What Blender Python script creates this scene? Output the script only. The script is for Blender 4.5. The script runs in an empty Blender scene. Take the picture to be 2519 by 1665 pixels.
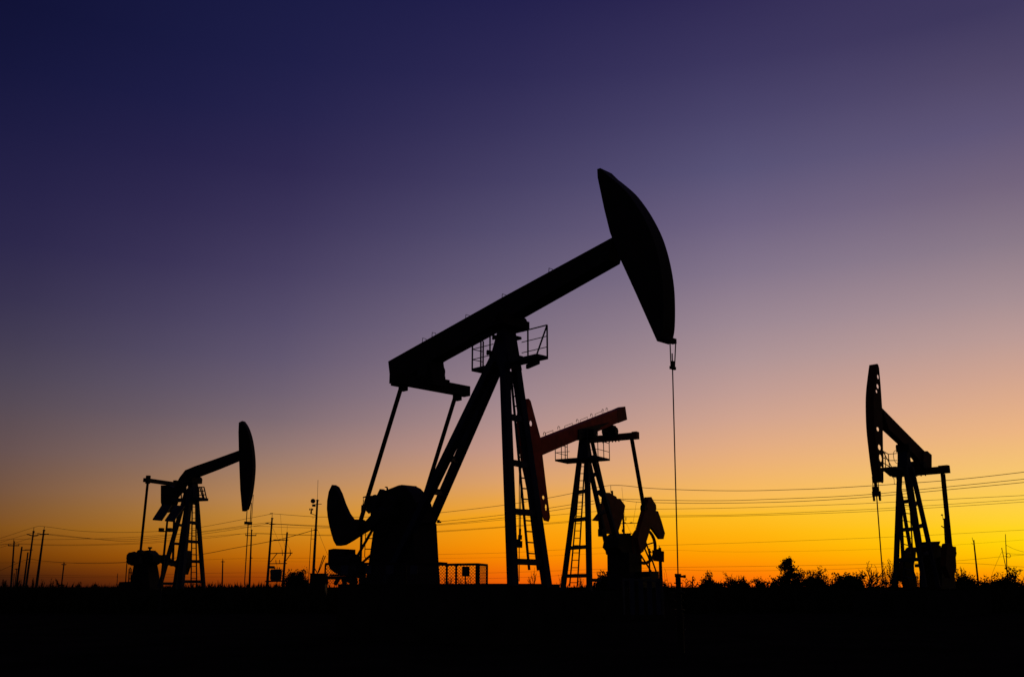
import bpy, bmesh, math, random
from mathutils import Vector, Matrix, noise
from mathutils.geometry import tessellate_polygon
R = math.radians
scn = bpy.context.scene
col = scn.collection
rnd = random.Random(11)

# ------------------------------------------------------------------ camera
FPX, CX, CY, HOR, CAMZ = 2350.0, 1259.5, 832.5, 1443.0, 1.2
PITCH = math.atan((HOR - CY) / FPX)
CP, SP = math.cos(PITCH), math.sin(PITCH)
cam_d = bpy.data.cameras.new('camera')
cam = bpy.data.objects.new('camera', cam_d)
col.objects.link(cam)
cam.location = (0, 0, CAMZ)
cam.rotation_euler = (math.pi / 2 + PITCH, 0, 0)
cam_d.sensor_width = 36.0
cam_d.lens = 36.0 * FPX / 2519.0
cam_d.clip_end = 20000
scn.camera = cam

def ray(px, py):
    a, b = (px - CX) / FPX, -(py - CY) / FPX
    y = CP - SP * b
    return Vector((a / y, 1.0, (SP + CP * b) / y))
def wp(px, py, Y):                      # survey point: pixel seen at ground distance Y
    return Vector((0, 0, CAMZ)) + ray(px, py) * Y
def proj(v):
    x, y, z = v[0], v[1], v[2] - CAMZ
    f, u = y * CP + z * SP, -y * SP + z * CP
    return (CX + FPX * x / f, CY - FPX * u / f)
def zoom(ox, oy, s):
    return lambda x, y: (ox + x * s, oy + y * s)
A = zoom(0, 980, .31884); B = zoom(600, 1140, .22756); C = zoom(900, 780, .31888); D = zoom(1040, 1080, .24242)
E = zoom(1220, 960, .31888); F = zoom(1400, 380, .38265); G = zoom(1640, 1200, .19385); H = zoom(2060, 860, .38898)
K = zoom(780, 1140, .19765); N = zoom(1440, 1180, .17857); Q = zoom(930, 560, .28062); S = zoom(2170, 1230, .14668)
T = zoom(280, 1150, .19763); U = zoom(0, 1280, .13485); V = zoom(2330, 1280, .11482)

# ------------------------------------------------------------------ materials
def nodes_of(m):
    m.use_nodes = True
    return m.node_tree.nodes, m.node_tree.links
def mat(name, c, rough=.6, metal=0., var=.35, scale=3., rust=None):
    m = bpy.data.materials.new(name); n, l = nodes_of(m)
    b = n['Principled BSDF']; b.inputs['Roughness'].default_value = rough; b.inputs['Metallic'].default_value = metal
    tc = n.new('ShaderNodeTexCoord'); no = n.new('ShaderNodeTexNoise'); no.inputs['Scale'].default_value = scale; no.inputs['Detail'].default_value = 6
    l.new(tc.outputs['Object'], no.inputs['Vector'])
    rp = n.new('ShaderNodeValToRGB'); l.new(no.outputs['Fac'], rp.inputs['Fac'])
    c0 = [x * (1 - var) for x in c]; c1 = [min(1, x * (1 + var)) for x in c]
    rp.color_ramp.elements[0].position = .3; rp.color_ramp.elements[0].color = (*c0, 1)
    rp.color_ramp.elements[1].position = .7; rp.color_ramp.elements[1].color = (*c1, 1)
    if rust:
        e = rp.color_ramp.elements.new(.78); e.color = (*rust, 1)
    l.new(rp.outputs['Color'], b.inputs['Base Color'])
    bp = n.new('ShaderNodeBump'); bp.inputs['Strength'].default_value = .2; bp.inputs['Distance'].default_value = .02
    l.new(no.outputs['Fac'], bp.inputs['Height']); l.new(bp.outputs['Normal'], b.inputs['Normal'])
    return m
RUST = (.05, .018, .008)
M = dict(
    navy=mat('navy_painted_steel', (.012, .018, .04), .75, rust=RUST),
    black=mat('black_painted_steel', (.012, .01, .012), .75, rust=RUST),
    red=mat('red_painted_steel', (.36, .035, .02), .75, rust=RUST),
    maroon=mat('maroon_painted_steel', (.2, .025, .014), .75, rust=RUST),
    umber=mat('dark_brown_painted_steel', (.05, .012, .007), .75, rust=RUST),
    crank=mat('dull_red_painted_steel', (.11, .018, .011), .75, rust=RUST),
    grey=mat('weathered_galvanised_steel', (.06, .06, .065), .75),
    stripe=mat('blue_white_board', (.035, .04, .075), .7, var=.15),
    rope=mat('greased_wire_rope', (.02, .018, .016), .8),
    wood=mat('weathered_concrete_pole', (.06, .052, .046), .9),
    wire=mat('overhead_conductor', (.03, .028, .026), .8),
    concrete=mat('stained_concrete', (.02, .019, .018), .95, scale=2),
    leaf=mat('dry_leaves', (.02, .022, .012), .9, scale=6),
    bark=mat('bark', (.022, .017, .013), .95, scale=9),
    panel=mat('solar_glass', (.012, .014, .03), .6),
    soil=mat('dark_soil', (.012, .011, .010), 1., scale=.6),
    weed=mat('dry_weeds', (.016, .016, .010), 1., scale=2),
)
for m in M.values():
    b = m.node_tree.nodes['Principled BSDF']
    b.inputs['Specular IOR Level'].default_value = 0. if m.name.split('.')[0] in ('dark_soil', 'dry_weeds', 'stained_concrete', 'dry_leaves', 'bark') else .12

# ------------------------------------------------------------------ mesh builder
class MB:
    def __init__(s): s.v = []; s.f = []
    def add(s, vs, fs):
        o = len(s.v); s.v += [tuple(v) for v in vs]; s.f += [tuple(i + o for i in f) for f in fs]; return s
    def prism(s, a, b):
        n = len(a); s.add(list(a) + list(b), [tuple(range(n))[::-1], tuple(range(n, 2 * n))] + [(i, (i + 1) % n, n + (i + 1) % n, n + i) for i in range(n)]); return s
    def bar(s, a, b, w, h=None, up=(0, 0, 1), w2=None):
        a, b, h = Vector(a), Vector(b), h or w; t = (b - a).normalized(); up = Vector(up)
        if abs(t.dot(up)) > .95: up = Vector((1, 0, 0))
        x = t.cross(up).normalized(); y = x.cross(t); k = (w2 or w) / w
        q = lambda p, k: [p + x * sx * w / 2 * k + y * sy * h / 2 * k for sx, sy in ((-1, -1), (1, -1), (1, 1), (-1, 1))]
        return s.prism(q(a, 1), q(b, k))
    def tube(s, path, r, n=6, r2=None):
        path = [Vector(p) for p in path]; L = len(path); vs = []
        for i, p in enumerate(path):
            t = (path[min(i + 1, L - 1)] - path[max(i - 1, 0)]).normalized()
            up = Vector((0, 0, 1)) if abs(t.z) < .9 else Vector((1, 0, 0))
            x = t.cross(up).normalized(); y = x.cross(t)
            rr = r if r2 is None else r + (r2 - r) * i / max(1, L - 1)
            vs += [p + (x * math.cos(2 * math.pi * k / n) + y * math.sin(2 * math.pi * k / n)) * rr for k in range(n)]
        fs = [(i * n + k, i * n + (k + 1) % n, (i + 1) * n + (k + 1) % n, (i + 1) * n + k) for i in range(L - 1) for k in range(n)]
        fs += [tuple(range(n))[::-1], tuple(range((L - 1) * n, L * n))]
        return s.add(vs, fs)
    def cyl(s, a, b, r, n=20, r2=None): return s.tube([a, b], r, n, r2)
    def ring(s, c, ax, R_, r, n=28, m=6):
        c, ax = Vector(c), Vector(ax).normalized(); up = Vector((0, 0, 1)) if abs(ax.z) < .9 else Vector((1, 0, 0))
        x = ax.cross(up).normalized(); y = x.cross(ax); vs = []
        for i in range(n):
            a = 2 * math.pi * i / n; e = x * math.cos(a) + y * math.sin(a)
            vs += [c + e * (R_ + r * math.cos(2 * math.pi * k / m)) + ax * r * math.sin(2 * math.pi * k / m) for k in range(m)]
        return s.add(vs, [(i * m + k, i * m + (k + 1) % m, ((i + 1) % n) * m + (k + 1) % m, ((i + 1) % n) * m + k) for i in range(n) for k in range(m)])
    def box(s, c, sz, ax=None):
        c = Vector(c); x, y, z = (Vector((1, 0, 0)), Vector((0, 1, 0)), Vector((0, 0, 1))) if ax is None else ax
        q = lambda sg: [c + x * sz[0] / 2 * i + y * sz[1] / 2 * j + z * sz[2] / 2 * sg for i, j in ((-1, -1), (1, -1), (1, 1), (-1, 1))]
        return s.prism(q(-1), q(1))
    def build(s, name, m, parent=None):
        me = bpy.data.meshes.new(name); me.from_pydata(s.v, [], s.f)
        bm = bmesh.new(); bm.from_mesh(me)
        if len(s.f) < 20000: bmesh.ops.recalc_face_normals(bm, faces=bm.faces)
        bm.to_mesh(me); bm.free()
        me.materials.append(M[m] if isinstance(m, str) else m)
        o = bpy.data.objects.new(name, me); col.objects.link(o); o.parent = parent
        return o
def tag(o, label=None, cat=None, group=None, kind=None):
    for k, v in (('label', label), ('category', cat), ('group', group), ('kind', kind)):
        if v: o[k] = v
    return o
def thing(name, loc, label, cat, group=None, rz=0):
    o = bpy.data.objects.new(name, None); col.objects.link(o); o.empty_display_size = .2
    o.location = loc; o.rotation_euler = (0, 0, rz)
    return tag(o, label, cat, group)

# ------------------------------------------------------------------ a pumping unit's own frame
class Jack:
    """local x runs towards the horse head, local z up, u is the offset from the beam's plane (negative = the side nearer the camera)"""
    def __init__(s, px, Y, d, zbase, label):
        s.O = Vector((wp(px, HOR, Y).x, Y, zbase)); s.d = Vector((*d, 0)).normalized(); s.n = Vector((-s.d.y, s.d.x, 0))
        s.sg = 1 if s.n.dot(Vector((s.O.x, s.O.y, 0))) > 0 else -1
        s.e = thing('pump_jack', s.O, label, 'pump jack', 'pump jacks', math.atan2(s.d.y, s.d.x))
    def P(s, p, u=0.):
        w = s.n * s.sg; c = Vector((0, 0, CAMZ)); r = ray(*p)
        t = (w.dot(s.O - c) + u) / w.dot(r); q = c + r * t - s.O
        return Vector((q.dot(s.d), q.dot(s.n), q.z))
    def L(s, x, u, z): return Vector((x, u * s.sg, z))
    def plate(s, mb, pts, hw, u0=0.):      # pts: (pixel, -1 near face / +1 far face / 0 middle)
        xz = [s.P(p, u0 + k * hw) for p, k in pts]
        mb.prism([s.L(q.x, u0 - hw, q.z) for q in xz], [s.L(q.x, u0 + hw, q.z) for q in xz])
        return xz
    def px(s, q):
        return proj(s.O + s.d * q.x + s.n * q.y + Vector((0, 0, q.z)))

def leg(j, top, ut, bot, ub, w, m, name='leg', w2=None):
    a, b = j.P(top, ut), j.P(bot, ub)
    MB().bar(a, b, w, w, up=(1, 0, 0), w2=w2).build(name, m, j.e)
    return a, b
def on(leg_, z):
    a, b = leg_; t = (z - a.z) / (b.z - a.z); return a + (b - a) * t
def crossbars(j, l1, l2, pxs, w, m):
    for p, u in pxs:
        z = j.P(p, u).z
        MB().bar(on(l1, z), on(l2, z), w * .7, w).build('crossbar', m, j.e)
def ladder(j, tl, tr, bl, br, u0, u1, ut0, ut1, n, m, r=.02):
    a, b, c, d = j.P(tl, ut0), j.P(tr, ut1), j.P(bl, u0), j.P(br, u1)
    t = MB().build  # noqa
    rails = MB(); rails.bar(a, c, r * 2.2); rails.bar(b, d, r * 2.2)
    o = rails.build('ladder', m, j.e)
    for i in range(n):
        f = (i + .5) / n; MB().bar(a + (c - a) * f, b + (d - b) * f, r * 1.5).build('rung', m, o)
def hollow_head(j, arc, back, holes, hw, m, t=.03):
    """two side plates with lightening holes, a curved wrap face on the arc and ribs; the back is open"""
    ax = [j.P(p, k * hw) for p, k in arc]; bx = [j.P(p, k * hw) for p, k in back]
    outer = [Vector((q.x, q.z, 0)) for q in ax + bx]
    hol = []
    for p, rx, rz in holes:
        q = j.P(p, -hw); hol.append([Vector((q.x + rx * math.cos(a), q.z + rz * math.sin(a), 0)) for a in [2 * math.pi * i / 8 for i in range(8)]])
    loops = [outer] + hol; flat = [v for lp in loops for v in lp]; tris = tessellate_polygon(loops)
    root = None
    for u in (-hw, hw):
        mb = MB()
        for du in (-t / 2, t / 2): mb.add([j.L(v.x, u + du, v.y) for v in flat], tris)
        o0 = 0
        for lp in loops:
            n = len(lp); mb.add([j.L(v.x, u + du, v.y) for du in (-t / 2, t / 2) for v in lp], [(i, (i + 1) % n, n + (i + 1) % n, n + i) for i in range(n)])
        if root is None: root = mb.build('horse_head', m, j.e)
        else: mb.build('side_plate', m, root)
    mb = MB(); n = len(ax)
    mid = Vector((sum(q.x for q in bx) / len(bx), 0, sum(q.z for q in bx) / len(bx)))
    ins = []
    for q in ax:
        v = Vector((mid.x - q.x, 0, mid.z - q.z)).normalized() * .05; ins.append(Vector((q.x + v.x, 0, q.z + v.z)))
    g = hw - t / 2 - .002
    for i in range(n - 1):
        mb.prism([j.L(ax[i].x, -g, ax[i].z), j.L(ax[i + 1].x, -g, ax[i + 1].z), j.L(ins[i + 1].x, -g, ins[i + 1].z), j.L(ins[i].x, -g, ins[i].z)],
                 [j.L(ax[i].x, g, ax[i].z), j.L(ax[i + 1].x, g, ax[i + 1].z), j.L(ins[i + 1].x, g, ins[i + 1].z), j.L(ins[i].x, g, ins[i].z)])
    mb.build('wrap_face', m, root)
    return root
def catmull(pts, k=8):
    out = []; P_ = [pts[0]] + list(pts) + [pts[-1]]
    for i in range(1, len(P_) - 2):
        p0, p1, p2, p3 = (Vector(P_[i + o]) for o in (-1, 0, 1, 2))
        for q in range(k):
            t = q / k; out.append(.5 * ((2 * p1) + (p2 - p0) * t + (2 * p0 - 5 * p1 + 4 * p2 - p3) * t * t + (3 * p1 - p0 - 3 * p2 + p3) * t ** 3))
    out.append(Vector(pts[-1])); return out
def curve(pts, k=4): return [tuple(v)[:2] for v in catmull([Vector((x, y, 0)) for x, y in pts], k)]
def n_(*p): return [(q, -1) for q in p]
def f_(*p): return [(q, 1) for q in p]

# ================================================================== 1. the large pump jack in front
a45 = R(45)
j = Jack(1246, 22, (math.cos(a45), -math.sin(a45)), 1.28, 'largest pump jack, nearest, head raised high to the right, dark against the sky')
J1 = j
# derrick
LF = leg(j, C(1068, 300), -.22, D(914.5, 1490), -.62, .178, 'navy')
RF = leg(j, C(1140, 260), .22, D(1262, 1505), .64, .172, 'navy')
LR = leg(j, C(990, 330), -.2, K(860, 1475), -.45, .185, 'navy')
RR = leg(j, C(1045, 330), .2, K(1090, 1475), .45, .18, 'navy')
crossbars(j, LF, RF, [(C(1120, 750), -.4), (C(1135, 1112), -.4), (C(1155, 1490), -.5), (D(960, 1237), -.6)], .13, 'navy')
crossbars(j, LR, RR, [(C(670, 1075), -.3), (C(555, 1330), -.35)], .14, 'navy')
mb = MB(); j.plate(mb, n_(Q(1046, 905), Q(975, 1160), Q(940, 1205)) + f_(Q(1262, 1250), Q(1222, 1010), Q(1206, 905)), .2); mb.build('derrick_head', 'navy', j.e)
mb = MB(); c = j.P(Q(1140, 850))
mb.box(c, (.55, .9, .2)); mb.cyl(c + Vector((0, -.5, .12)), c + Vector((0, .5, .12)), .15)
for p in (Q(1215, 850), Q(1228, 842)): mb.box(j.P(p, .3), (.1, .18, .12))
mb.build('saddle_bearing', 'black', j.e)
mb = MB()
for p, u in ((Q(1030, 966), -.3), (Q(980, 1100), -.35), (Q(1228, 975), .35), (Q(1244, 1145), .4)):
    q = j.P(p, u); mb = MB(); mb.cyl(q + Vector((-.09, 0, 0)), q + Vector((.09, 0, 0)), .035, 8); mb.cyl(q + Vector((0, -.08, .03)), q + Vector((0, .08, .03)), .04, 8); mb.build('greasing_valve', 'black', j.e)
ladder(j, C(1117, 420), C(1137, 420), D(1080, 1325), D(1170, 1330), 0., .33, -.02, .15, 19, 'navy', .019)
# service platform round the derrick head
un, uf = -.16, .2
c4 = [j.P(Q(1400, 1192), un), j.P(Q(1475, 1222), uf)]; l4 = [j.P(Q(832, 1168), un), j.P(Q(915, 1198), uf)]
zf = sum(q.z for q in c4 + l4) / 4; x1 = sum(q.x for q in c4) / 2; x0 = sum(q.x for q in l4) / 2
mb = MB()
for u in (un, uf): mb.bar(j.L(x0, u, zf), j.L(x1, u, zf), .05, .06)
for x in (x0, x1): mb.bar(j.L(x, un, zf), j.L(x, uf, zf), .05, .06)
mb.bar(j.L(.45, uf + .02, zf - .1), j.L(1.0, un + .2, zf - .1), .06, .1)
pf = mb.build('platform', 'navy', j.e)
mb = MB()
for i in range(1, 8): mb.bar(j.L(x0, un + (uf - un) * i / 8, zf), j.L(x1, un + (uf - un) * i / 8, zf), .012, .025)
for i in range(1, 24): mb.bar(j.L(x0 + (x1 - x0) * i / 24, un, zf - .02), j.L(x0 + (x1 - x0) * i / 24, uf, zf - .02), .012, .012)
mb.build('grating', 'navy', pf)
mb = MB(); hh = .78
for x, u in ((x1, uf), (x1 - .62, uf)): mb.bar(j.L(x, u, zf), j.L(x, u, zf + hh), .028)
mb.bar(j.L(x1, un, zf), j.L(x1, uf, zf + hh), .028)
for k in (1., .66, .33): mb.bar(j.L(.3, uf, zf + hh * k), j.L(x1, uf, zf + hh * k), .024 if k == 1 else .016)
mb.build('railing', 'navy', pf); mb = MB()
for x, u in ((x0, un), (x0 + .3, un), (x0 + .62, un), (x0, uf)): mb.bar(j.L(x, u, zf), j.L(x, u, zf + hh), .028)
for k in (1., .66, .33):
    mb.bar(j.L(x0, un, zf + hh * k), j.L(-.3, un, zf + hh * k), .024 if k == 1 else .016)
    mb.bar(j.L(x0, un, zf + hh * k), j.L(x0, uf, zf + hh * k), .016)
mb.build('railing', 'navy', pf)
# walking beam and horse head
mb = MB(); j.plate(mb, n_(Q(88, 1172), Q(1090, 610), Q(2060, 82)) + f_(Q(2120, 320), Q(1230, 822), Q(600, 1165)) + n_(Q(112, 1385)), .2)
beam = mb.build('walking_beam', 'black', j.e)
mb = MB()
for p in (Q(410, 985), Q(495, 935), Q(790, 780), Q(1110, 600), Q(1520, 375)):
    q = j.P(p, 0); MB().tube([q + Vector((-.03, -.06, -.08)), q + Vector((-.02, -.06, .045)), q + Vector((-.02, .06, .045)), q + Vector((-.03, .06, -.08))], .009, 5).build('lifting_hoop', 'black', beam)
arc = [F(*p) for p in ((318, 166), (350, 190), (430, 260), (500, 350), (560, 450), (610, 560), (650, 700), (675, 850), (682, 1000), (678, 1130), (664, 1200))]
hd = MB(); j.plate(hd, n_(F(565, 1200), F(432, 900), F(318, 650), F(262, 500), F(225, 350), F(183, 150), F(180, 95), F(200, 88)) + f_(*curve(arc)), .2)
hd = hd.build('horse_head', 'black', j.e)
mb = MB()
mb.box(j.P(F(650, 1195), 0), (.1, .3, .1)); mb.build('wire_rope_clamp', 'black', hd)
# equaliser, its bearing, pitman arms
eq = j.P(Q(465, 1378), 0)
mb = MB(); mb.box(eq, (.24, 2.5, .26)); mb.box(eq + Vector((0, 0, .15)), (.3, 1.0, .06)); equ = mb.build('equalizer_beam', 'black', j.e)
mb = MB(); j.plate(mb, n_(Q(420, 1130), Q(420, 1370)) + f_(Q(600, 1390), Q(570, 1150)), .22); mb.cyl(eq + Vector((0, -.3, .35)), eq + Vector((0, .3, .35)), .2)
mb.build('tail_bearing', 'black', j.e)
cranks = []
shaft = j.P(K(1060, 560), 0)
for sgn, top, bot in ((-1, Q(225, 1360), K(540, 800)), (1, Q(660, 1425), None)):
    u = .9 * sgn; a = j.P(top, u) if sgn < 0 else a0
    if sgn < 0: a0 = j.L(a.x, .9, a.z); b = j.P((884, 1290), u); b0 = j.L(b.x, .9, b.z)
    else: b = b0
    a = Vector((eq.x, a.y, eq.z)); d_ = (b - a)
    mb = MB(); mb.tube([a, b], .055, 10); mb.box(a - Vector((0, 0, .1)), (.18, .16, .36)); mb.cyl(b + Vector((0, -.12, 0)), b + Vector((0, .12, 0)), .13)
    mb.build('pitman_arm', 'black', j.e)
arm_px = [K(*p) for p in ((530, 785), (640, 700), (760, 560), (850, 650), (720, 790), (540, 890))]
cw_px = [K(*p) for p in ((215, 265), (255, 290), (295, 370), (340, 500), (395, 620), (460, 710), (545, 785), (545, 885), (440, 955), (340, 1012), (272, 1022), (235, 960), (205, 860), (180, 760), (162, 660), (152, 560), (156, 460), (175, 350))]
for sgn in (-1, 1):
    xa = [j.P(p, -.78) for p in arm_px]; xc = [j.P(p, -.78) for p in cw_px]
    mb = MB(); mb.prism([j.L(q.x, sgn * .74, q.z) for q in xa], [j.L(q.x, sgn * .84, q.z) for q in xa])
    s0 = j.P(K(790, 620), -.78); mb.cyl(j.L(s0.x, sgn * .2, s0.z), j.L(s0.x, sgn * .88, s0.z), .14)
    cr = mb.build('crank', 'black', j.e)
    mb = MB(); mb.prism([j.L(q.x, sgn * .72, q.z) for q in xc], [j.L(q.x, sgn * .86, q.z) for q in xc]); mb.build('counterweight', 'black', cr)
# gear reducer on its stand
mb = MB(); j.plate(mb, n_(K(700, 800), K(650, 560), K(700, 440), K(760, 380), K(870, 325), K(940, 298), K(1010, 270), K(1055, 262)) + f_(K(1240, 287), K(1290, 312), K(1345, 372), K(1420, 500), K(1480, 740)), .24)
gb = mb.build('gearbox', 'black', j.e)
mb = MB()
for sgn in (-1, 1): mb.cyl(j.L(shaft.x, sgn * .22, shaft.z), j.L(shaft.x, sgn * .5, shaft.z), .28, 20)
mb.build('shaft_housing', 'black', gb)
mb = MB(); q = j.P(K(880, 315), -.05); mb.tube([q - Vector((0, 0, .05)), q + Vector((-.04, 0, .05)), q + Vector((-.12, 0, .06))], .03, 6, .012); mb.build('breather_pipe', 'black', gb)
mb = MB(); j.plate(mb, n_(K(705, 790), K(642, 1235), K(592, 1505)) + f_(K(1532, 1505), K(1514, 1235), K(1486, 745)), .38); mb.build('gearbox_stand', 'black', j.e)
mb = MB(); q = j.P(K(712, 505), -.3); mb.cyl(q + Vector((0, -.1, 0)), q + Vector((0, .08, 0)), .22, 28); mb.ring(q, (0, 1, 0), .22, .03)
pul = mb.build('drive_pulley', 'black', j.e)
mb = MB(); q = j.P(K(1500, 728), .3); mb.cyl(q, q + Vector((.12, 0, 0)), .022, 8); mb.box(q + Vector((.03, 0, .03)), (.05, .05, .05)); mb.build('drain_valve', 'black', gb)
# brake stand, braces and rail at the back
mb = MB(); u = -.55
P_ = lambda x, y, u=u: j.P(K(x, y), u)
mb.tube([P_(655, 380), P_(652, 395), P_(575, 420), P_(577, 465)], .017, 6); mb.tube([P_(650, 355), P_(650, 400)], .017, 6); mb.bar(P_(577, 465), P_(565, 540), .012)
mb.bar(P_(565, 515), P_(562, 580), .045); mb.bar(P_(558, 560), P_(530, 1370), .03); mb.bar(P_(574, 560), P_(545, 1370), .018); mb.bar(P_(575, 535), P_(650, 615), .035)
mb.build('brake_linkage', 'black', j.e)
for p, q, w in (((470, 1205), (702, 800), .05), ((548, 1245), (665, 1140), .045)):
    MB().bar(P_(*p), P_(*q), w).build('strut', 'black', j.e)
mb = MB(); mb.tube([P_(606, 800), P_(592, 1150), P_(605, 1185), P_(650, 1190)], .011, 6)
for y in (930, 1062): mb.bar(P_(600, y), P_(705, y), .022)
mb.build('hand_rail', 'black', j.e)
# motor on its frame
mb = MB(); j.plate(mb, n_(K(140, 1070), K(205, 1056), K(350, 1064), K(350, 1250), K(135, 1250)), .16, -.7)
j.plate(mb, n_(K(135, 1245), K(480, 1240), K(490, 1330), K(430, 1380), K(300, 1390), K(215, 1355), K(160, 1310)), .18, -.7)
mo = mb.build('motor', 'black', j.e)
mb = MB(); q0, q1 = j.P(K(345, 1215), -.7), j.P(K(475, 1225), -.7); mb.cyl(q0, q1, .2, 18); mb.cyl(q1, q1 + (q1 - q0) * .2, .12, 14); mb.tube([j.P(K(352, 1150), -.7), j.P(K(362, 1160), -.7), j.P(K(368, 1190), -.7)], .04, 6); mb.build('motor_housing', 'black', mo)
mb = MB()
for p, q, w in (((165, 1385), (600, 1388), .05), ((110, 1418), (480, 1420), .08), ((500, 1330), (505, 1420), .08), ((270, 1420), (225, 1500), .08), ((330, 1420), (345, 1500), .09), ((120, 1425), (125, 1500), .05), ((440, 1420), (460, 1500), .16), ((560, 1395), (560, 1500), .12), ((340, 1420), (410, 1470), .07)):
    mb.bar(j.P(K(*p), -.75), j.P(K(*q), -.75), w)
mb.build('motor_frame', 'black', j.e)
# bridle, carrier bar, polished rod
tp = j.P(F(672, 1190), 0); rb = j.P((1668, 1420), 0); xr = rb.x
mb = MB()
for u in (-.1, .1): mb.tube([j.L(tp.x - .02, u, tp.z), j.L(j.P((1655, 905), 0).x, u * .6, j.P((1655, 905), 0).z)], .012, 6)
mb.build('bridle', 'rope', j.e)
mb = MB(); q = j.P((1655, 905), 0); mb.box((q.x, 0, q.z), (.05, .16, .06)); mb.box((q.x, 0, q.z + .08), (.05, .07, .12)); mb.build('carrier_bar', 'black', j.e)
MB().cyl(j.L(q.x, 0, q.z + .3), j.L(xr, 0, rb.z), .013, 10).build('polished_rod', 'grey', j.e)
# brake cable beside the ladder
mb = MB(); mb.bar(j.P(D(980, 60), -.05), j.P(D(978, 1440), -.05), .014); mb.bar(j.P(D(998, 60), .0), j.P(D(990, 960), -.05), .014); mb.bar(j.P(D(990, 905), -.05), j.P(D(988, 975), -.05), .03)
mb.bar(j.P(D(988, 970), -.05), j.P(D(986, 1018), -.05), .065); mb.bar(j.P(D(984, 1030), -.05), j.P(D(983, 1100), -.05), .085); mb.bar(j.P(D(950, 1022), -.2), j.P(D(985, 1022), -.05), .04)
mb.build('brake_cable', 'rope', j.e)
J1rod = j.O + j.d * xr

# ================================================================== 2. the red pump jack behind it
a58 = R(58)
j = Jack(1440, 38, (-math.cos(a58), -math.sin(a58)), 1.05, 'reddish pump jack behind the largest one, head low on the left')
J2 = j
arc = f_(E(178, 72), E(168, 130), E(163, 215), E(166, 300), E(173, 386), E(186, 480), E(197, 565), E(220, 670), E(244, 790), E(262, 890), E(290, 985))
back = [(E(362, 1010), -1), (E(405, 1012), -1), (E(416, 980), -1), (E(385, 735), -1), (E(357, 500), -1), (E(340, 360), -1), (E(266, 82), -1), (E(244, 66), -1)]
arc = [(p, 1) for p in curve([p for p, _ in arc])]
hollow_head(j, arc[:-1], [(E(297, 1006), 1)] + back[1:-1], [(E(385, 902), .08, .13), (E(365, 826), .1, .08), (E(268, 255), .11, .11)], .2, 'red')
mb = MB(); j.plate(mb, n_(E(335, 384), E(935, 150), E(940, 251), E(352, 502)), .17); beam = mb.build('walking_beam', 'red', j.e)
mb = MB(); j.plate(mb, n_(E(938, 150), E(998, 124), E(1013, 226), E(943, 252)), .175); mb.build('beam_end', 'maroon', beam)
mb = MB(); j.plate(mb, n_(E(640, 300), E(880, 245), E(720, 340), E(640, 385)), .22); mb.build('beam_gusset', 'black', beam)
mb = MB()
for p in ((375, 348), (485, 302), (628, 247), (737, 203), (825, 168), (856, 158)):
    q = j.P(E(*p), .12); r_ = .11
    MB().tube([q + Vector((-.09, 0, -.04)), q + Vector((-.07, 0, .1)), q + Vector((.0, 0, .13)), q + Vector((.07, 0, .1)), q + Vector((.09, 0, .0))], .012, 5).build('lifting_hoop', 'black', beam)
for p0, p1 in (((380, 340), (440, 318)), ((530, 285), (590, 262)), ((650, 238), (705, 215)), ((765, 192), (820, 170))):
    q, r_ = j.P(E(*p0), .12), j.P(E(*p1), .12); MB().tube([q + Vector((0, 0, -.1)), q + Vector((0, 0, .05)), r_ + Vector((0, 0, .05)), r_ + Vector((0, 0, -.1))], .01, 5).build('hand_hold', 'black', beam)
F1 = leg(j, E(652, 480), .25, E(515, 1545), 1.05, .165, 'navy'); F2 = leg(j, E(702, 480), -.2, E(722, 1545), -.75, .175, 'navy')
R1 = leg(j, E(705, 500), .2, E(868, 1260), .6, .15, 'navy'); R2 = leg(j, E(745, 500), -.25, E(925, 1130), -.7, .165, 'navy')
crossbars(j, F1, F2, [(E(690, 768), -.4), (E(690, 982), -.5), (E(690, 1202), -.6), (E(690, 1426), -.7)], .14, 'navy')
crossbars(j, R1, R2, [(E(760, 650), 0), (E(790, 785), 0), (E(840, 940), 0)], .14, 'navy')
mb = MB(); j.plate(mb, [(E(660, 340), 1), (E(640, 385), 1), (E(624, 520), 1), (E(655, 560), 1), (E(745, 560), -1), (E(740, 500), -1), (E(722, 385), -1), (E(718, 340), -1)], .22); mb.build('derrick_head', 'navy', j.e)
mb = MB(); c = j.P(E(690, 350)); mb.box(c, (.5, .8, .22)); mb.cyl(c + Vector((0, -.45, .1)), c + Vector((0, .45, .1)), .16); mb.build('saddle_bearing', 'black', j.e)
ladder(j, E(655, 560), E(685, 560), E(568, 1510), E(628, 1510), .5, .1, .15, -.1, 17, 'navy', .02)
# platform
z = j.P(E(600, 545), .3).z; xa, xb = .75, -.75; y0, y1 = 1.05, -1.0
pL, pR = j.P(E(505, 538), .9), j.P(E(835, 530), -.9)
mb = MB(); mb.prism([j.L(-.45, .95, z), j.L(.55, .95, z), j.L(.55, -.95, z), j.L(-.45, -.95, z)], [j.L(-.45, .95, z + .08), j.L(.55, .95, z + .08), j.L(.55, -.95, z + .08), j.L(-.45, -.95, z + .08)])
pf = mb.build('platform', 'navy', j.e); hh = 1.15
for s_ in (1, -1):
    mb = MB(); u = .95 * s_
    for x, uu in ((.55, u), (.55, .5 * s_), (-.45, u), (.05, u)): mb.bar(j.L(x, uu, z), j.L(x, uu, z + hh), .024)
    for k in (1, .6, .3): mb.bar(j.L(-.45, u, z + hh * k), j.L(.55, u, z + hh * k), .02); mb.bar(j.L(.55, u, z + hh * k), j.L(.55, .3 * s_, z + hh * k), .02)
    mb.build('railing', 'navy', pf)
eq = j.P(E(890, 366), 0)
mb = MB(); mb.box(eq, (.26, 2.42, .26)); mb.box(eq + j.L(0, -1.12, .01), (.28, .22, .30))
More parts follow.
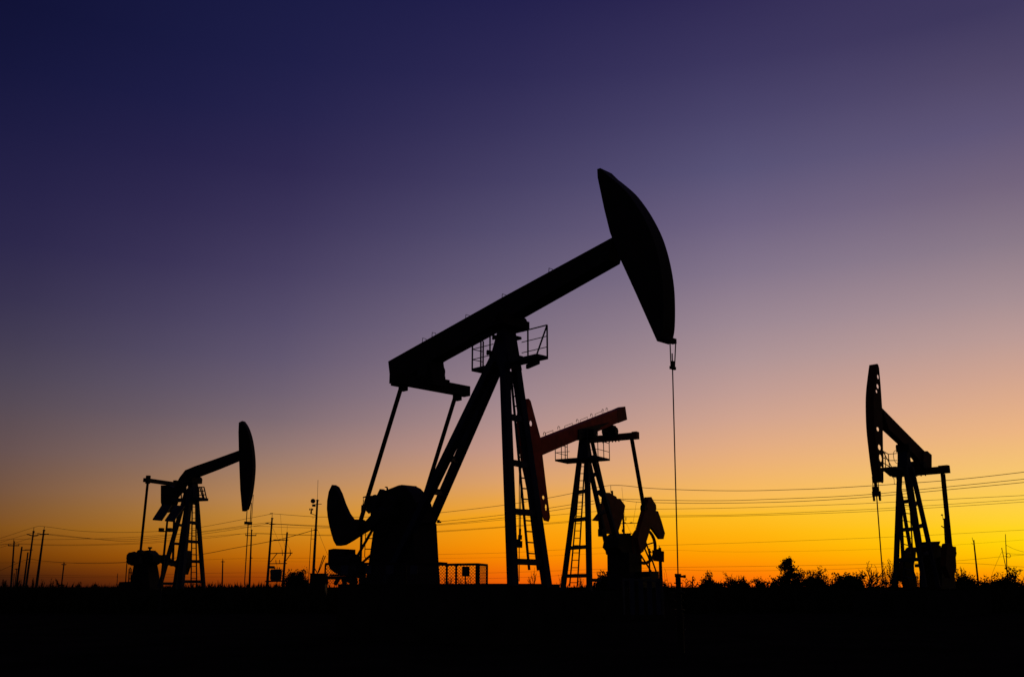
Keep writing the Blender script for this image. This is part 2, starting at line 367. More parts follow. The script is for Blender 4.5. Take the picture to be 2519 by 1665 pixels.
for k in range(6): mb.cyl(eq + Vector((0, -.4 + .15 * k, -.19)), eq + Vector((0, -.4 + .15 * k, -.12)), .03, 6)
mb.build('equalizer_beam', 'crank', j.e)
mb = MB(); c = j.P(E(880, 312), 0); mb.box(c, (.35, .42, .42)); mb.cyl(c + Vector((0, -.32, -.03)), c + Vector((0, .32, -.03)), .15); mb.box(c + Vector((0, 0, -.22)), (.4, .8, .07)); mb.build('tail_bearing', 'black', j.e)
for sgn, t_, b_ in ((-1, E(1047, 370), E(1142, 910)), (1, E(742, 395), E(850, 870))):
    a, b = j.P(t_, sgn * 1.0), j.P(b_, sgn * 1.0)
    mb = MB(); mb.tube([a, b], .085, 10); mb.cyl(b + Vector((0, -.1, 0)), b + Vector((0, .1, 0)), .16, 14); mb.build('pitman_arm', 'black', j.e)
def crank(j, u, arm, weights, m1, m2, t=.09, t2=.17):
    mb = MB(); j.plate(mb, [(p, 0) for p in arm], t, u); o = mb.build('crank', m1, j.e)
    for w in weights:
        mb = MB(); j.plate(mb, [(p, 0) for p in w], t2, u); mb.build('counterweight', m2, o)
    return o
crank(j, -1.0, [N(*p) for p in ((690, 800), (750, 570), (800, 400), (835, 280), (842, 237), (880, 235), (910, 290), (945, 345), (950, 400), (880, 620), (840, 760), (770, 985), (735, 1010))],
      [[N(*p) for p in ((905, 440), (958, 425), (985, 432), (1030, 560), (1080, 735), (1060, 815), (1015, 815), (890, 645))]], 'crank', 'crank', .1, .06)
crank(j, 1.0, [N(*p) for p in ((215, 740), (205, 560), (195, 400), (205, 320), (240, 380), (250, 240), (190, 190), (260, 176), (305, 176), (350, 205), (400, 232), (408, 258), (450, 258), (522, 355), (500, 480), (430, 700), (440, 745))],
      [[N(*p) for p in ((105, 560), (180, 462), (215, 470), (215, 570))]], 'crank', 'crank', .1, .06)
mb = MB(); j.plate(mb, [(N(300, 1000), 1), (N(235, 930), 1), (N(262, 800), 1), (N(330, 745), 1), (N(440, 738), 1), (N(585, 735), -1), (N(640, 765), -1), (N(690, 790), -1), (N(740, 900), -1), (N(760, 1040), -1)], .35)
gb = mb.build('gearbox', 'black', j.e)
mb = MB(); mb.box(j.P(N(225, 728), .5), (.3, .2, .3)); mb.build('oil_gauge', 'black', gb)
mb = MB(); q = j.P(N(520, 720), 0); mb.cyl(q, q + Vector((0, 0, .12)), .06, 8); mb.build('filler_cap', 'black', gb)
mb = MB(); j.plate(mb, [(N(300, 1000), 1), (N(305, 1300), 1), (N(290, 1480), 1), (N(780, 1480), -1), (N(772, 1320), -1), (N(756, 1030), -1)], .5); mb.build('gearbox_stand', 'black', j.e)
mb = MB(); q = j.P(N(800, 905), -.55); mb.ring(q, (.35, 1, 0), .72, .07); mb.cyl(q + Vector((0, -.08, 0)), q + Vector((0, .08, 0)), .12)
ax = Vector((.35, 1, 0)).normalized(); bx = ax.cross(Vector((0, 0, 1)))
for k in range(5):
    a = 2 * math.pi * k / 5 + .4; mb.bar(q, q + (bx * math.cos(a) + Vector((0, 0, 1)) * math.sin(a)) * .7, .05)
mb.build('drive_pulley', 'maroon', j.e)
for p, q, w in (((830, 850), (975, 1262), .05), ((765, 1035), (905, 1258), .05)): MB().bar(j.P(N(*p), -.8), j.P(N(*q), -.8), w).build('strut', 'black', j.e)
mb = MB(); mb.bar(j.P(N(882, 945), -.8), j.P(N(884, 1480), -.8), .055)
for y in (990, 1075): mb.box(j.P(N(885, y), -.8), (.1, .1, .09))
mb.bar(j.P(N(882, 1000), -.8), j.P(N(925, 998), -.8), .03); mb.build('brake_post', 'black', j.e)
mb = MB(); j.plate(mb, n_(N(888, 1262), N(1012, 1256), N(1020, 1480), N(888, 1480)), .3, -.8); j.plate(mb, n_(N(775, 1335), N(890, 1330), N(890, 1480), N(775, 1480)), .3, -.8); mb.build('motor', 'black', j.e)
MB().bar(j.P(N(770, 1040), -.6), j.P(N(772, 1300), -.6), .03).build('oil_pipe', 'black', j.e)
mb = MB(); mb.bar(j.P(E(742, 1462), -.5), j.P(E(800, 1462), -.5), .12); mb.build('skid_beam', 'navy', j.e)

# ================================================================== 3. pump jack on the right
th = R(22); r_ = Vector((math.cos(th), -math.sin(th))); fw = Vector((math.sin(th), math.cos(th))); b_ = R(66)
d3 = -math.cos(b_) * r_ - math.sin(b_) * fw
j = Jack(2226, 42, (d3.x, d3.y), 1.05, 'pump jack on the right with its tall head pointing left and holes along it')
J3 = j
arc = f_(H(203, 97), H(192, 180), H(184, 250), H(180, 330), H(182, 450), H(188, 540), H(197, 620), H(205, 690), H(216, 770), H(228, 842))
back = n_(H(286, 843), H(290, 833), H(288, 700), H(285, 510), H(281, 365), H(272, 230), H(262, 115), H(256, 94))
arc = [(p, 1) for p in curve([p for p, _ in arc])]
hollow_head(j, arc, back, [(H(256, 172), .10, .11), (H(254, 232), .12, .11), (H(247, 264), .09, .08), (H(255, 502), .14, .1), (H(265, 617), .15, .13), (H(272, 685), .15, .17), (H(279, 752), .11, .11)], .17, 'umber')
mb = MB(); j.plate(mb, [(H(281, 366), -1), (H(420, 508), -1), (H(552, 641), -1), (H(560, 755), -1), (H(470, 690), 1), (H(375, 592), 1), (H(284, 508), 1)], .15); beam = mb.build('walking_beam', 'umber', j.e)
mb = MB(); j.plate(mb, n_(H(548, 641), H(570, 640), H(597, 665), H(597, 757), H(540, 757)), .24); mb.build('beam_end', 'umber', beam)
A_ = leg(j, H(395, 740), .3, S(222, 1455), 1.0, .18, 'navy'); B_ = leg(j, H(428, 740), -.2, S(716, 1455), -.4, .17, 'navy')
C3 = leg(j, H(445, 740), .2, S(748, 1455), .5, .15, 'navy'); C4 = leg(j, H(468, 740), -.25, S(948, 1455), -.75, .16, 'navy')
MB().bar(j.P(H(392, 900), .4), j.P(S(350, 980), .6), .12).build('brace', 'navy', j.e)
crossbars(j, A_, B_, [(S(290, 40), .5), (S(300, 506), .7), (S(270, 1000), .8)], .16, 'navy')
crossbars(j, C3, C4, [(S(600, 62), 0), (S(660, 435), 0), (S(700, 890), 0)], .16, 'navy')
mb = MB(); j.plate(mb, [(H(380, 620), 1), (H(380, 700), 1), (H(376, 770), 1), (H(420, 800), 1), (H(480, 790), -1), (H(462, 690), -1), (H(458, 620), -1)], .22); mb.build('derrick_head', 'navy', j.e)
mb = MB(); c = j.P(H(420, 630)); mb.box(c, (.4, .55, .24)); mb.cyl(c + Vector((0, -.3, .1)), c + Vector((0, .3, .1)), .15); mb.build('saddle_bearing', 'black', j.e)
mb = MB(); lt, lb = j.P(H(399, 810), .3), j.P(S(372, 1330), .6); rt, rbm = j.P(H(450, 810), -.2), j.P(S(540, 1400), -.1)
mb.bar(lt, lb, .045); mb.bar(rt, rbm, .045); o = mb.build('ladder', 'navy', j.e)
for i in range(13):
    f = (i + .5) / 13; MB().bar(lt + (lb - lt) * f, rt + (rbm - rt) * f, .035).build('rung', 'navy', o)
q = j.P(H(345, 780), .5); z = q.z
mb = MB(); q1, q2 = j.P(H(292, 757), .75), j.P(H(340, 790), .8)
mb.prism([j.L(-.3, .5, z), j.L(.4, .5, z), j.L(.4, -.3, z), j.L(-.3, -.3, z)], [j.L(-.3, .5, z + .12), j.L(.4, .5, z + .12), j.L(.4, -.3, z + .12), j.L(-.3, -.3, z + .12)])
j.plate(mb, [(H(292, 756), 0), (H(360, 762), 0), (H(375, 800), 0), (H(343, 800), 0)], .08, .7); pf = mb.build('platform', 'navy', j.e); mb = MB()
g = lambda x, y, u=.75: j.P(H(x, y), u)
for p, q in (((288, 640), (322, 660)), ((322, 660), (378, 655)), ((288, 682), (325, 695)), ((325, 700), (376, 700)), ((290, 715), (345, 748)), ((322, 660), (330, 752)), ((300, 645), (305, 750)), ((288, 642), (345, 745)), ((288, 640), (290, 752))): mb.bar(g(*p), g(*q), .03)
q = g(373, 678); mb.ring(q, (0, 1, 0), .3, .014, 14, 4); mb.build('railing', 'navy', pf)
mb = MB(); mb.tube([g(345, 800, .5), g(358, 815, .5), g(361, 850, .5)], .015, 5); mb.build('loose_cable', 'rope', j.e)
eq = j.P(H(520, 772), 0)
mb = MB(); mb.box(eq, (.28, 2.5, .30)); mb.box(eq + j.L(0, -1.12, .02), (.3, .4, .34)); 
for k in range(3): mb.cyl(eq + j.L(0, -.25 + k * .2, -.2), eq + j.L(0, -.25 + k * .2, -.14), .03, 6)
mb.build('equalizer_beam', 'umber', j.e)
mb = MB(); c = j.P(H(500, 735), 0); mb.box(c, (.4, .5, .4)); mb.cyl(c + Vector((0, -.4, 0)), c + Vector((0, .4, 0)), .17); mb.build('tail_bearing', 'black', j.e)
for sgn, t_, b2 in ((-1, H(667, 785), H(712, 1240)), (1, H(380, 790), S(480, 850))):
    a, b = j.P(t_, sgn * 1.02), j.P(b2, sgn * 1.02); MB().tube([a, b], .105 if sgn < 0 else .085, 10).build('pitman_arm', 'umber', j.e)
crank(j, 1.02, [S(*p) for p in ((330, 1010), (430, 820), (460, 788), (515, 788), (530, 850), (520, 960), (490, 1080), (490, 1180), (520, 1250), (552, 1460), (415, 1455), (390, 1340))],
      [[S(*p) for p in ((268, 1162), (290, 1110), (335, 1010), (400, 1000), (400, 1350), (312, 1362))]], 'umber', 'umber', .12, .1)
crank(j, -1.02, [S(*p) for p in ((1035, 800), (1050, 730), (1080, 720), (1150, 775), (1192, 778), (1198, 830), (1190, 960), (1200, 1100), (1195, 1200), (1100, 1300), (1020, 1100))],
      [[S(*p) for p in ((1130, 830), (1205, 855), (1213, 890), (1198, 955), (1130, 960))]], 'umber', 'umber', .12, .1)
mb = MB(); j.plate(mb, [(S(610, 1000), 1), (S(600, 780), 1), (S(670, 705), 1), (S(720, 695), 1), (S(905, 695), -1), (S(975, 765), -1), (S(992, 765), -1), (S(990, 785), -1), (S(1040, 815), -1), (S(1120, 1000), -1)], .35); gb = mb.build('gearbox', 'black', j.e)
mb = MB(); mb.box(j.P(S(598, 1095), .4), (.2, .2, .14)); mb.build('oil_gauge', 'black', gb)
mb = MB(); j.plate(mb, [(S(606, 960), 1), (S(628, 1200), 1), (S(620, 1480), 1), (S(1240, 1480), -1), (S(1205, 1120), -1), (S(1180, 960), -1)], .5); mb.build('gearbox_stand', 'black', j.e)
mb = MB()
for x0_, x1_ in ((330, 365), (385, 385), (400, 410)): mb.bar(j.P(S(x0_, 1350), .9), j.P(S(x1_, 1460), .9), .06)
mb.build('crank_guard', 'black', j.e)
tp = j.P(H(248, 845), 0); cb = j.P(H(247, 910), 0); rb = j.P(H(290, 1478), 0)
mb = MB()
for u in (-.12, .12): mb.bar(j.L(cb.x, u, tp.z + .3), j.L(cb.x, u, cb.z), .025)
mb.build('bridle', 'rope', j.e)
mb = MB(); mb.box(cb, (.12, .34, .2)); mb.box(cb + Vector((0, 0, .42)), (.1, .1, .42)); mb.box(cb + Vector((0, 0, .2)), (.11, .18, .2))
for u in (-.13, .13): mb.box(cb + j.L(0, u, -.18), (.08, .07, .24))
mb.box(cb + j.L(0, .12, .2), (.08, .07, .2)); mb.build('carrier_bar', 'black', j.e)
MB().bar(j.L(cb.x, 0, cb.z), rb, .036).build('polished_rod', 'grey', j.e)
J3rod = j.O + j.d * rb.x + j.n * rb.y

# ================================================================== 4. pump jack on the left, bent beam
th = R(-18.5); r_ = Vector((math.cos(th), -math.sin(th))); fw = Vector((math.sin(th), math.cos(th))); b_ = R(40)
d4 = math.cos(b_) * r_ - math.sin(b_) * fw
j = Jack(472, 50, (d4.x, d4.y), 1.0, 'smaller pump jack on the left with a bent beam and a hanging tail weight')
J4 = j
hd = MB(); j.plate(hd, n_(A(1868, 868), A(1853, 700), A(1843, 450), A(1839, 260), A(1842, 185)) + f_(*curve([A(1892, 178), A(1922, 225), A(1948, 300), A(1966, 400), A(1974, 510), A(1970, 600), A(1960, 690), A(1946, 770), A(1922, 855)])), .13)
hd.build('horse_head', 'black', j.e)
mb = MB(); j.plate(mb, n_(A(1848, 398), A(1650, 470), A(1500, 522), A(1428, 552), A(1385, 608), A(1345, 680), A(1300, 740), A(1262, 770), A(1265, 850)) + f_(A(1330, 815), A(1400, 740), A(1450, 668), A(1530, 610), A(1700, 545), A(1852, 482)), .17); j4b = mb.build('walking_beam', 'black', j.e)
mb = MB(); j.plate(mb, n_(A(1240, 668), A(1300, 668), A(1345, 690), A(1335, 800), A(1310, 862), A(1262, 876), A(1240, 800)), .2); mb.build('tail_weight', 'black', j4b)
L1 = leg(j, T(950, 260), -.25, T(832, 1510), -.85, .235, 'navy'); L2 = leg(j, T(1022, 250), .25, T(1118, 1510), .85, .165, 'navy')
L3 = leg(j, T(912, 270), -.2, T(568, 1490), -.6, .165, 'navy'); L4 = leg(j, T(935, 300), .2, T(758, 1500), .5, .18, 'navy')
crossbars(j, L1, L2, [(T(950, 440), 0), (T(1000, 683), 0), (T(990, 920), 0), (T(980, 1165), 0), (T(970, 1416), 0)], .15, 'navy')
crossbars(j, L3, L4, [(T(885, 485), 0), (T(830, 715), 0), (T(780, 945), 0), (T(720, 1200), 0), (T(665, 1440), 0)], .13, 'navy')
mb = MB(); j.plate(mb, n_(T(930, 150), T(915, 300), T(905, 400)) + f_(T(1058, 420), T(1050, 220), T(1040, 150)), .22); mb.build('derrick_head', 'navy', j.e)
mb = MB(); c = j.P(T(990, 165)); mb.box(c, (.5, .8, .24)); mb.cyl(c + Vector((0, -.5, .1)), c + Vector((0, .5, .1)), .16); mb.build('saddle_bearing', 'black', j.e)
mb = MB()
for p in ((920, 208), (872, 296)): MB().cyl(j.P(T(*p), -.3) - Vector((.1, 0, 0)), j.P(T(*p), -.3) + Vector((.1, 0, 0)), .07, 8).build('greasing_valve', 'black', j.e)
ladder(j, T(977, 450), T(1018, 450), T(960, 1490), T(1032, 1490), -.15, .25, -.08, .15, 14, 'navy', .022)
z = j.P(T(1110, 400), .2).z; xa = j.P(T(1160, 405), .2).x; xb = j.P(T(735, 385), -.2).x
mb = MB(); mb.prism([j.L(xb, -.3, z - .06), j.L(xa, -.3, z - .06), j.L(xa, .3, z - .06), j.L(xb, .3, z - .06)], [j.L(xb, -.3, z + .08), j.L(xa, -.3, z + .08), j.L(xa, .3, z + .08), j.L(xb, .3, z + .08)]); pf = mb.build('platform', 'navy', j.e)
mb = MB(); g = lambda x, y, u=.28: j.P(T(x, y), u)
for p, q in (((1055, 240), (1122, 240)), ((1122, 240), (1155, 388)), ((1052, 293), (1132, 288)), ((1060, 340), (1145, 335)), ((1070, 240), (1110, 385)), ((1090, 240), (1125, 385)), ((1055, 240), (1060, 385)), ((860, 255), (925, 262)), ((850, 312), (915, 310)), ((838, 300), (842, 380)), ((900, 210), (880, 380)), ((795, 340), (797, 380))):
    if p == (860, 255): mb.build('railing', 'navy', pf); mb = MB()
    mb.bar(g(*p), g(*q), .045)
mb.build('railing', 'navy', pf)
eq = j.P(A(1240, 645), 0); 
mb = MB(); mb.box(eq, (.2, 2.4, .2)); mb.build('equalizer_beam', 'black', j.e)
for sgn, t_, b2 in ((-1, A(1142, 625), A(1083, 1190)), (1, T(830, 520), T(735, 1190))):
    a, b = j.P(t_, sgn * 1.12), j.P(b2, sgn * 1.12)
    if sgn > 0: a = Vector((eq.x, a.y, eq.z))
    mb = MB(); mb.tube([a, b], .065, 10); mb.box(a, (.18, .16, .42)); mb.cyl(b + Vector((0, -.12, 0)), b + Vector((0, .12, 0)), .15); mb.build('pitman_arm', 'black', j.e)
mb = MB(); j.plate(mb, n_(T(245, 1200), T(290, 1070), T(330, 1050), T(375, 1030), T(420, 1026)) + f_(T(515, 1030), T(545, 1055), T(565, 1080), T(590, 1085), T(590, 1180), T(545, 1210)), .3); gb = mb.build('gearbox', 'black', j.e)
mb = MB(); q = j.P(T(447, 1030), 0); mb.cyl(q, q + Vector((0, 0, .1)), .05, 8); mb.cyl(q + Vector((0, 0, .1)), q + Vector((0, 0, .18)), .11, 10); mb.build('filler_cap', 'black', gb)
mb = MB(); j.plate(mb, n_(T(250, 1150), T(245, 1215), T(232, 1290), T(185, 1520)) + f_(T(585, 1520), T(560, 1300), T(543, 1210), T(540, 1150)), .4); mb.build('gearbox_stand', 'black', j.e)
q = j.P(T(242, 1130), -.7); mb = MB(); mb.cyl(q + Vector((0, -.1, 0)), q + Vector((0, .1, 0)), .32, 24); mb.ring(q, (0, 1, 0), .3, .06); mb.build('drive_pulley', 'black', j.e)
crank(j, -1.1, [T(*p) for p in ((190, 1100), (215, 1062), (262, 1062), (330, 1110), (330, 1190), (240, 1190))], [[T(*p) for p in ((182, 1130), (188, 1085), (215, 1055), (260, 1050), (262, 1180), (205, 1205))]], 'black', 'black', .1, .16)
crank(j, 1.1, [T(*p) for p in ((590, 1090), (640, 1080), (720, 1150), (785, 1180), (785, 1218), (700, 1215), (600, 1190))], [[T(*p) for p in ((770, 1185), (850, 1080), (932, 1030), (944, 1130), (935, 1220), (900, 1330), (770, 1225))]], 'black', 'black', .1, .16)
mb = MB(); mb.bar(j.P(T(165, 1152), -.7), j.P(T(142, 1480), -.7), .035); mb.bar(j.P(T(165, 1152), -.7), j.P(T(195, 1195), -.7), .09); mb.build('brake_linkage', 'black', j.e)
mb = MB(); mb.tube([g(185, 1420, -.8), g(192, 1260, -.8), g(203, 1242, -.8), g(214, 1260, -.8), g(214, 1420, -.8)], .03, 6)
for y in (1305, 1380): mb.bar(g(185, y, -.8), g(225, y, -.8), .05)
mb.build('hand_rail', 'black', j.e)
mb = MB(); j.plate(mb, n_(T(68, 1420), T(195, 1416), T(200, 1520), T(40, 1520), T(55, 1470)), .4, -.8); mb.build('motor', 'black', j.e)
tp = j.P(A(1945, 770), 0); rb = j.P(A(1886, 1440), 0)
mb = MB(); cb = j.P(A(1915, 960), 0); xq = j.P(A(1925, 800), 0)
for u in (-.16, .16): mb.bar(j.L(xq.x, u, xq.z), j.L(cb.x, u, cb.z), .03)
mb.bar(j.P(A(1955, 740), .1), j.P(A(1938, 985), .1), .02); mb.build('bridle', 'rope', j.e)
mb = MB(); mb.box(cb, (.12, .5, .14)); mb.build('carrier_bar', 'black', j.e)
MB().bar(cb, rb, .035).build('polished_rod', 'grey', j.e)
J4rod = j.O + j.d * rb.x + j.n * rb.y

# ================================================================== wellheads
def wellhead(x, y, zt, label, s=1., parts=True):
    t = thing('wellhead', (x, y, 0), label, 'wellhead', 'wellheads under the pump jacks')
    mb = MB(); mb.cyl((0, 0, -.05), (0, 0, zt * .55), .16 * s, 14); mb.cyl((0, 0, zt * .55), (0, 0, zt), .12 * s, 14)
    for k, r_ in ((.3, .24), (.45, .2), (.55, .24), (.68, .2), (.78, .26), (.9, .19)): mb.cyl((0, 0, zt * k), (0, 0, zt * k + .05 * s), r_ * s, 14)
    mb.build('casing_head', 'black', t)
    mb = MB(); mb.cyl((0, 0, zt - .02), (0, 0, zt + .1 * s), .15 * s, 12); mb.build('stuffing_box', 'black', t)
    if parts:
        mb = MB(); mb.cyl((.05, -.03, zt - .01), (.13, -.03, zt - .01), .022, 10); mb.cyl((.1, -.03, zt - .01), (.14, -.03, zt - .01), .03, 10); mb.build('side_valve', 'black', t)
    return t
q = wp(1668, 1412, 1); 
wellhead(J1rod.x, J1rod.y, wp(1668, 1416, J1rod.y).z, 'stacked valve wellhead under the rod of the largest pump jack', .42)
wellhead(J3rod.x, J3rod.y, 1.0, 'wellhead where the rod of the right pump jack ends in the bushes', 1., False)
wellhead(J4rod.x, J4rod.y, 1.0, 'wellhead where the rod of the left pump jack ends', 1., False)

# ================================================================== foundations
def slab(pts, z0, z1, label, name='concrete_foundation'):
    mb = MB(); mb.prism([Vector((x, y, z0)) for x, y in pts], [Vector((x, y, z1)) for x, y in pts]); return tag(mb.build(name, 'concrete', None), label, 'foundation', 'concrete foundations')
g1 = lambda x, u: (J1.O + J1.d * x + J1.n * u * J1.sg).to_2d()
slab([g1(-4.6, -1.3), g1(.75, -1.0), g1(.75, .35), g1(-4.6, 1.3)], -.3, 1.27, 'raised concrete foundation under the largest pump jack')
mb = MB()
g1b = lambda x, u: (J1.O + J1.d * x + J1.n * u * J1.sg).to_2d()
slab([g1(.0, .37), g1(.7, .37), g1(.7, 1.0), g1(.0, 1.0)], -.3, 1.26, 'short concrete foundation block under the far front leg of the largest pump jack')
for jj, w in ((J2, 'red pump jack behind the largest one'), (J3, 'pump jack on the right'), (J4, 'small pump jack on the left')):
    q = lambda x, u: (jj.O + jj.d * x + jj.n * u).to_2d()
    slab([q(-5, -1.6), q(1.6, -1.6), q(1.6, 1.6), q(-5, 1.6)], -.3, jj.O.z - .03, 'concrete foundation under the ' + w)

# ================================================================== guard fences
def chain(mb, a0, a1, b0, b1, step):       # a: bottom edge ends, b: top edge ends
    L_ = (a1 - a0).length; n = max(2, int(L_ / step)); h = (b0 - a0).length; m_ = max(1, int(round(h / step)))
    for i in range(-m_, n):
        for s_ in (1, -1):
            f0, f1 = (i / n, (i + m_) / n) if s_ == 1 else ((i + m_) / n, i / n)
            t0, t1 = 0., 1.
            df = f1 - f0
            if f0 < 0: t0 = -f0 / df
            if f0 > 1: t0 = (1 - f0) / df
            if f1 < 0: t1 = -f0 / df
            if f1 > 1: t1 = (1 - f0) / df
            P0 = lambda t: (a0 + (a1 - a0) * (f0 + df * t)) * (1 - t) + (b0 + (b1 - b0) * (f0 + df * t)) * t
            if t1 - t0 > .02: mb.tube([P0(t0), P0(t1)], .0055, 3)
fe = thing('guard_fence', (wp(1000, HOR, 21).x, 21.5, 1.27), 'low chain link guard fence around the gearbox of the largest pump jack', 'fence')
inv = -fe.location
Yf = lambda px: 23.6 + (px - 800) / 380 * (-1.3)
segs = [(K(105, 1247), K(105, 1478)), (K(600, 1244), K(600, 1478)), (K(1100, 1242), K(1100, 1478)), (D(245, 1272), D(245, 1440)), (D(340, 1270), D(340, 1440)), (D(558, 1268), D(558, 1440))]
tops = [wp(*t_, Yf(t_[0])) + inv for t_, b_ in segs]; bots = [Vector((t.x, t.y, 0.)) for t in tops]
cor = wp(*D(652, 1277), 22.9) + inv; tops.append(cor); bots.append(Vector((cor.x, cor.y, 0)))
mb = MB()
for i in range(len(tops) - 1): mb.bar(tops[i], tops[i + 1], .04, .055)
mb.bar(wp(*D(165, 1252), 22.6) + inv, wp(*D(247, 1258), 22.5) + inv, .03, .04)
mb.build('top_rail', 'black', fe)
for t, b, w in zip(tops, bots, (.035, .05, .05, .05, .05, .1, .05)): MB().bar(b, t, w).build('fence_post', 'black', fe)
mb = MB()
for i in range(len(tops) - 1): chain(mb, bots[i], bots[i + 1], tops[i], tops[i + 1], .075)
o = mb.build('chain_link', 'grey', fe)
for x0_, x1_ in ((302, 382), (605, 672), (858, 946), (1162, 1246)):
    a, b = wp(*K(x0_, 1262), Yf(K(x0_, 0)[0]) - .06) + inv, wp(*K(x1_, 1372), Yf(K(x1_, 0)[0]) - .06) + inv
    mb = MB(); mb.box(((a.x + b.x) / 2, (a.y + b.y) / 2, (a.z + b.z) / 2), (b.x - a.x, .02, a.z - b.z)); p_ = mb.build('marker_board', 'stripe', fe); p_['label'] = 'pale blue marker board'
a = wp(*D(438, 1340), 22.3)
t = thing('notice_board', (a.x, a.y - .07, 1.27), 'dark notice board standing at the fence beside the largest pump jack', 'sign')
MB().box((0, 0, a.z - 1.27), (75 * .24242 * 22.3 / FPX, .03, 95 * .24242 * 22.3 / FPX)).build('board', 'black', t); MB().bar((-.01, .03, 0), (-.01, .03, a.z - 1.3), .03).build('post', 'black', t)
# middle jack's rail with pale posts
r0 = thing('guard_rail', (wp(1600, HOR, 36).x, 36, .2), 'low guard rail with pale posts in front of the reddish pump jack', 'fence')
inv = -r0.location
mb = MB(); mb.bar(wp(*N(520, 1366), 36.2) + inv, wp(*N(1060, 1392), 35.8) + inv, .06, .07); mb.build('rail', 'grey', r0)
for x in (525, 638, 762, 880, 1000, 1055):
    t = wp(*N(x, 1372 + (x - 520) * .04), 36); b = wp(*N(x, 1372), 36)
    mb = MB(); mb.box((t.x + inv.x, .02, (t.z - .2) / 2 + .05), (.17 if 600 < x < 1020 else .07, .06, t.z - .15)); mb.build('post', 'stripe' if 600 < x < 1020 else 'grey', r0)
# sign board on its pole beside the middle jack
a = wp(*N(1045, 1480), 40)
t = thing('sign_board', (a.x, 40, 0), 'square ribbed board tilted on a thin pole right of the reddish pump jack', 'sign')
mb = MB(); mb.tube([(0, 0, 0), wp(*N(1025, 932), 40) - Vector((a.x, 40, 0))], .09, 8, .06); mb.tube([wp(*N(1025, 932), 40) - Vector((a.x, 40, 0)), wp(*N(1014, 898), 40) - Vector((a.x, 40, 0))], .015, 5); mb.build('pole', 'black', t)
cs = [wp(*N(*p), 39.8) - Vector((a.x, 40, 0)) for p in ((920, 965), (1085, 982), (1085, 1131), (938, 1114))]
mb = MB(); mb.prism(cs, [c_ + Vector((0, .06, 0)) for c_ in cs]); 
for k in range(1, 7):
    f = k / 7; mb.bar(cs[0].lerp(cs[1], f) - Vector((0, .02, 0)), cs[3].lerp(cs[2], f) - Vector((0, .02, 0)), .03)
mb.build('board', 'maroon', t)
mb = MB(); mb.box(wp(*N(1000, 968), 39.9) - Vector((a.x, 40, 0)), (.14, .1, .1)); mb.build('bracket', 'black', t)

# ================================================================== utility poles
def world_pole(top, bot, Y, wt, wb, label, name='utility_pole', cat='utility pole', group='utility poles'):
    b = wp(*bot, Y); g_ = wp(*top, Y); base = Vector((b.x, Y, 0))
    dx = (g_ - b) / max(.1, (g_.z - b.z)); base = b - dx * (b.z + .1)
    t = thing(name, (base.x, base.y, 0), label, cat, group)
    MB().tube([Vector((0, 0, -.1)), g_ - Vector((base.x, base.y, 0))], wb / 2 * Y / FPX, 10, wt / 2 * Y / FPX).build('pole', 'wood', t)
    return t, (lambda p, dy=0.: wp(*p, Y + dy) - Vector((base.x, base.y, 0)))
def lines(t, at, name, segs, w, Y, m='grey', dy=-.05):
    mb = MB()
    for s_ in segs:
        pts = [at(p, dy) for p in s_]
        mb.tube(pts, w * Y / FPX / 2, 6)
    return mb.build(name, m, t)
k = .13485
Y = 170; t, at = world_pole(U(258, 378), U(203, 1180), Y, 24 * k, 38 * k, 'thick leaning pole at the left edge with a flat T crossarm')
lines(t, at, 'crossarm', [[U(150, 456), U(346, 456)]], 2.5, Y); lines(t, at, 'insulator', [[U(152, 456), U(152, 424)]], 1.4, Y); lines(t, at, 'insulator', [[U(344, 456), U(344, 424)]], 1.4, Y); lines(t, at, 'insulator', [[U(253, 390), U(251, 338)]], 1.4, Y); lines(t, at, 'cap', [[U(244, 382), U(272, 384)]], 2.2, Y)
lines(t, at, 'bracket', [[U(240, 750), U(268, 752)]], 2, Y)
Y = 150; t, at = world_pole(U(400, 475), U(302, 1190), Y, 27 * k, 40 * k, 'leaning pole without a top arm, linked by a bar to its taller neighbour')
lines(t, at, 'link_bar', [[U(398, 542), U(600, 532)]], 1.7, Y); lines(t, at, 'insulator', [[U(455, 533), U(545, 533)]], 2.4, Y)
Y = 130; t, at = world_pole(U(510, 577), U(430, 1200), Y, 24 * k, 36 * k, 'short plain leaning pole close left of the double armed pair'); lines(t, at, 'bracket', [[U(490, 706), U(530, 706)]], 1.8, Y)
Y = 148; t, at = world_pole(U(613, 185), U(473, 1205), Y, 26 * k, 42 * k, 'left one of the two tall leaning poles with curved arms')
lines(t, at, 'crossarm', [[U(490, 250), U(530, 256), U(560, 270), U(600, 274)], [U(612, 278), U(640, 272), U(700, 267)]], 2.6, Y); lines(t, at, 'insulator', [[U(614, 190), U(619, 126)]], 1.2, Y); lines(t, at, 'cap', [[U(596, 200), U(632, 206)]], 3.4, Y)
Y = 139; t, at = world_pole(U(803, 165), U(663, 1205), Y, 28 * k, 52 * k, 'right one of the two tall leaning poles with curved arms')
lines(t, at, 'crossarm', [[U(680, 238), U(720, 240), U(750, 252), U(790, 254)], [U(800, 256), U(835, 248), U(888, 246)]], 2.6, Y); lines(t, at, 'insulator', [[U(803, 170), U(809, 106)]], 1.2, Y); lines(t, at, 'cap', [[U(786, 176), U(822, 180)]], 3.4, Y)
Y = 210; t, at = world_pole(U(1170, 765), U(1118, 1215), Y, 20 * k, 26 * k, 'thin leaning pole standing alone in weeds, left of the small pump jack')
lines(t, at, 'crossarm', [[U(1125, 795), U(1150, 803), U(1190, 803), U(1208, 798)]], 2.1, Y); lines(t, at, 'insulator', [[U(1167, 770), U(1165, 745)]], 1., Y)
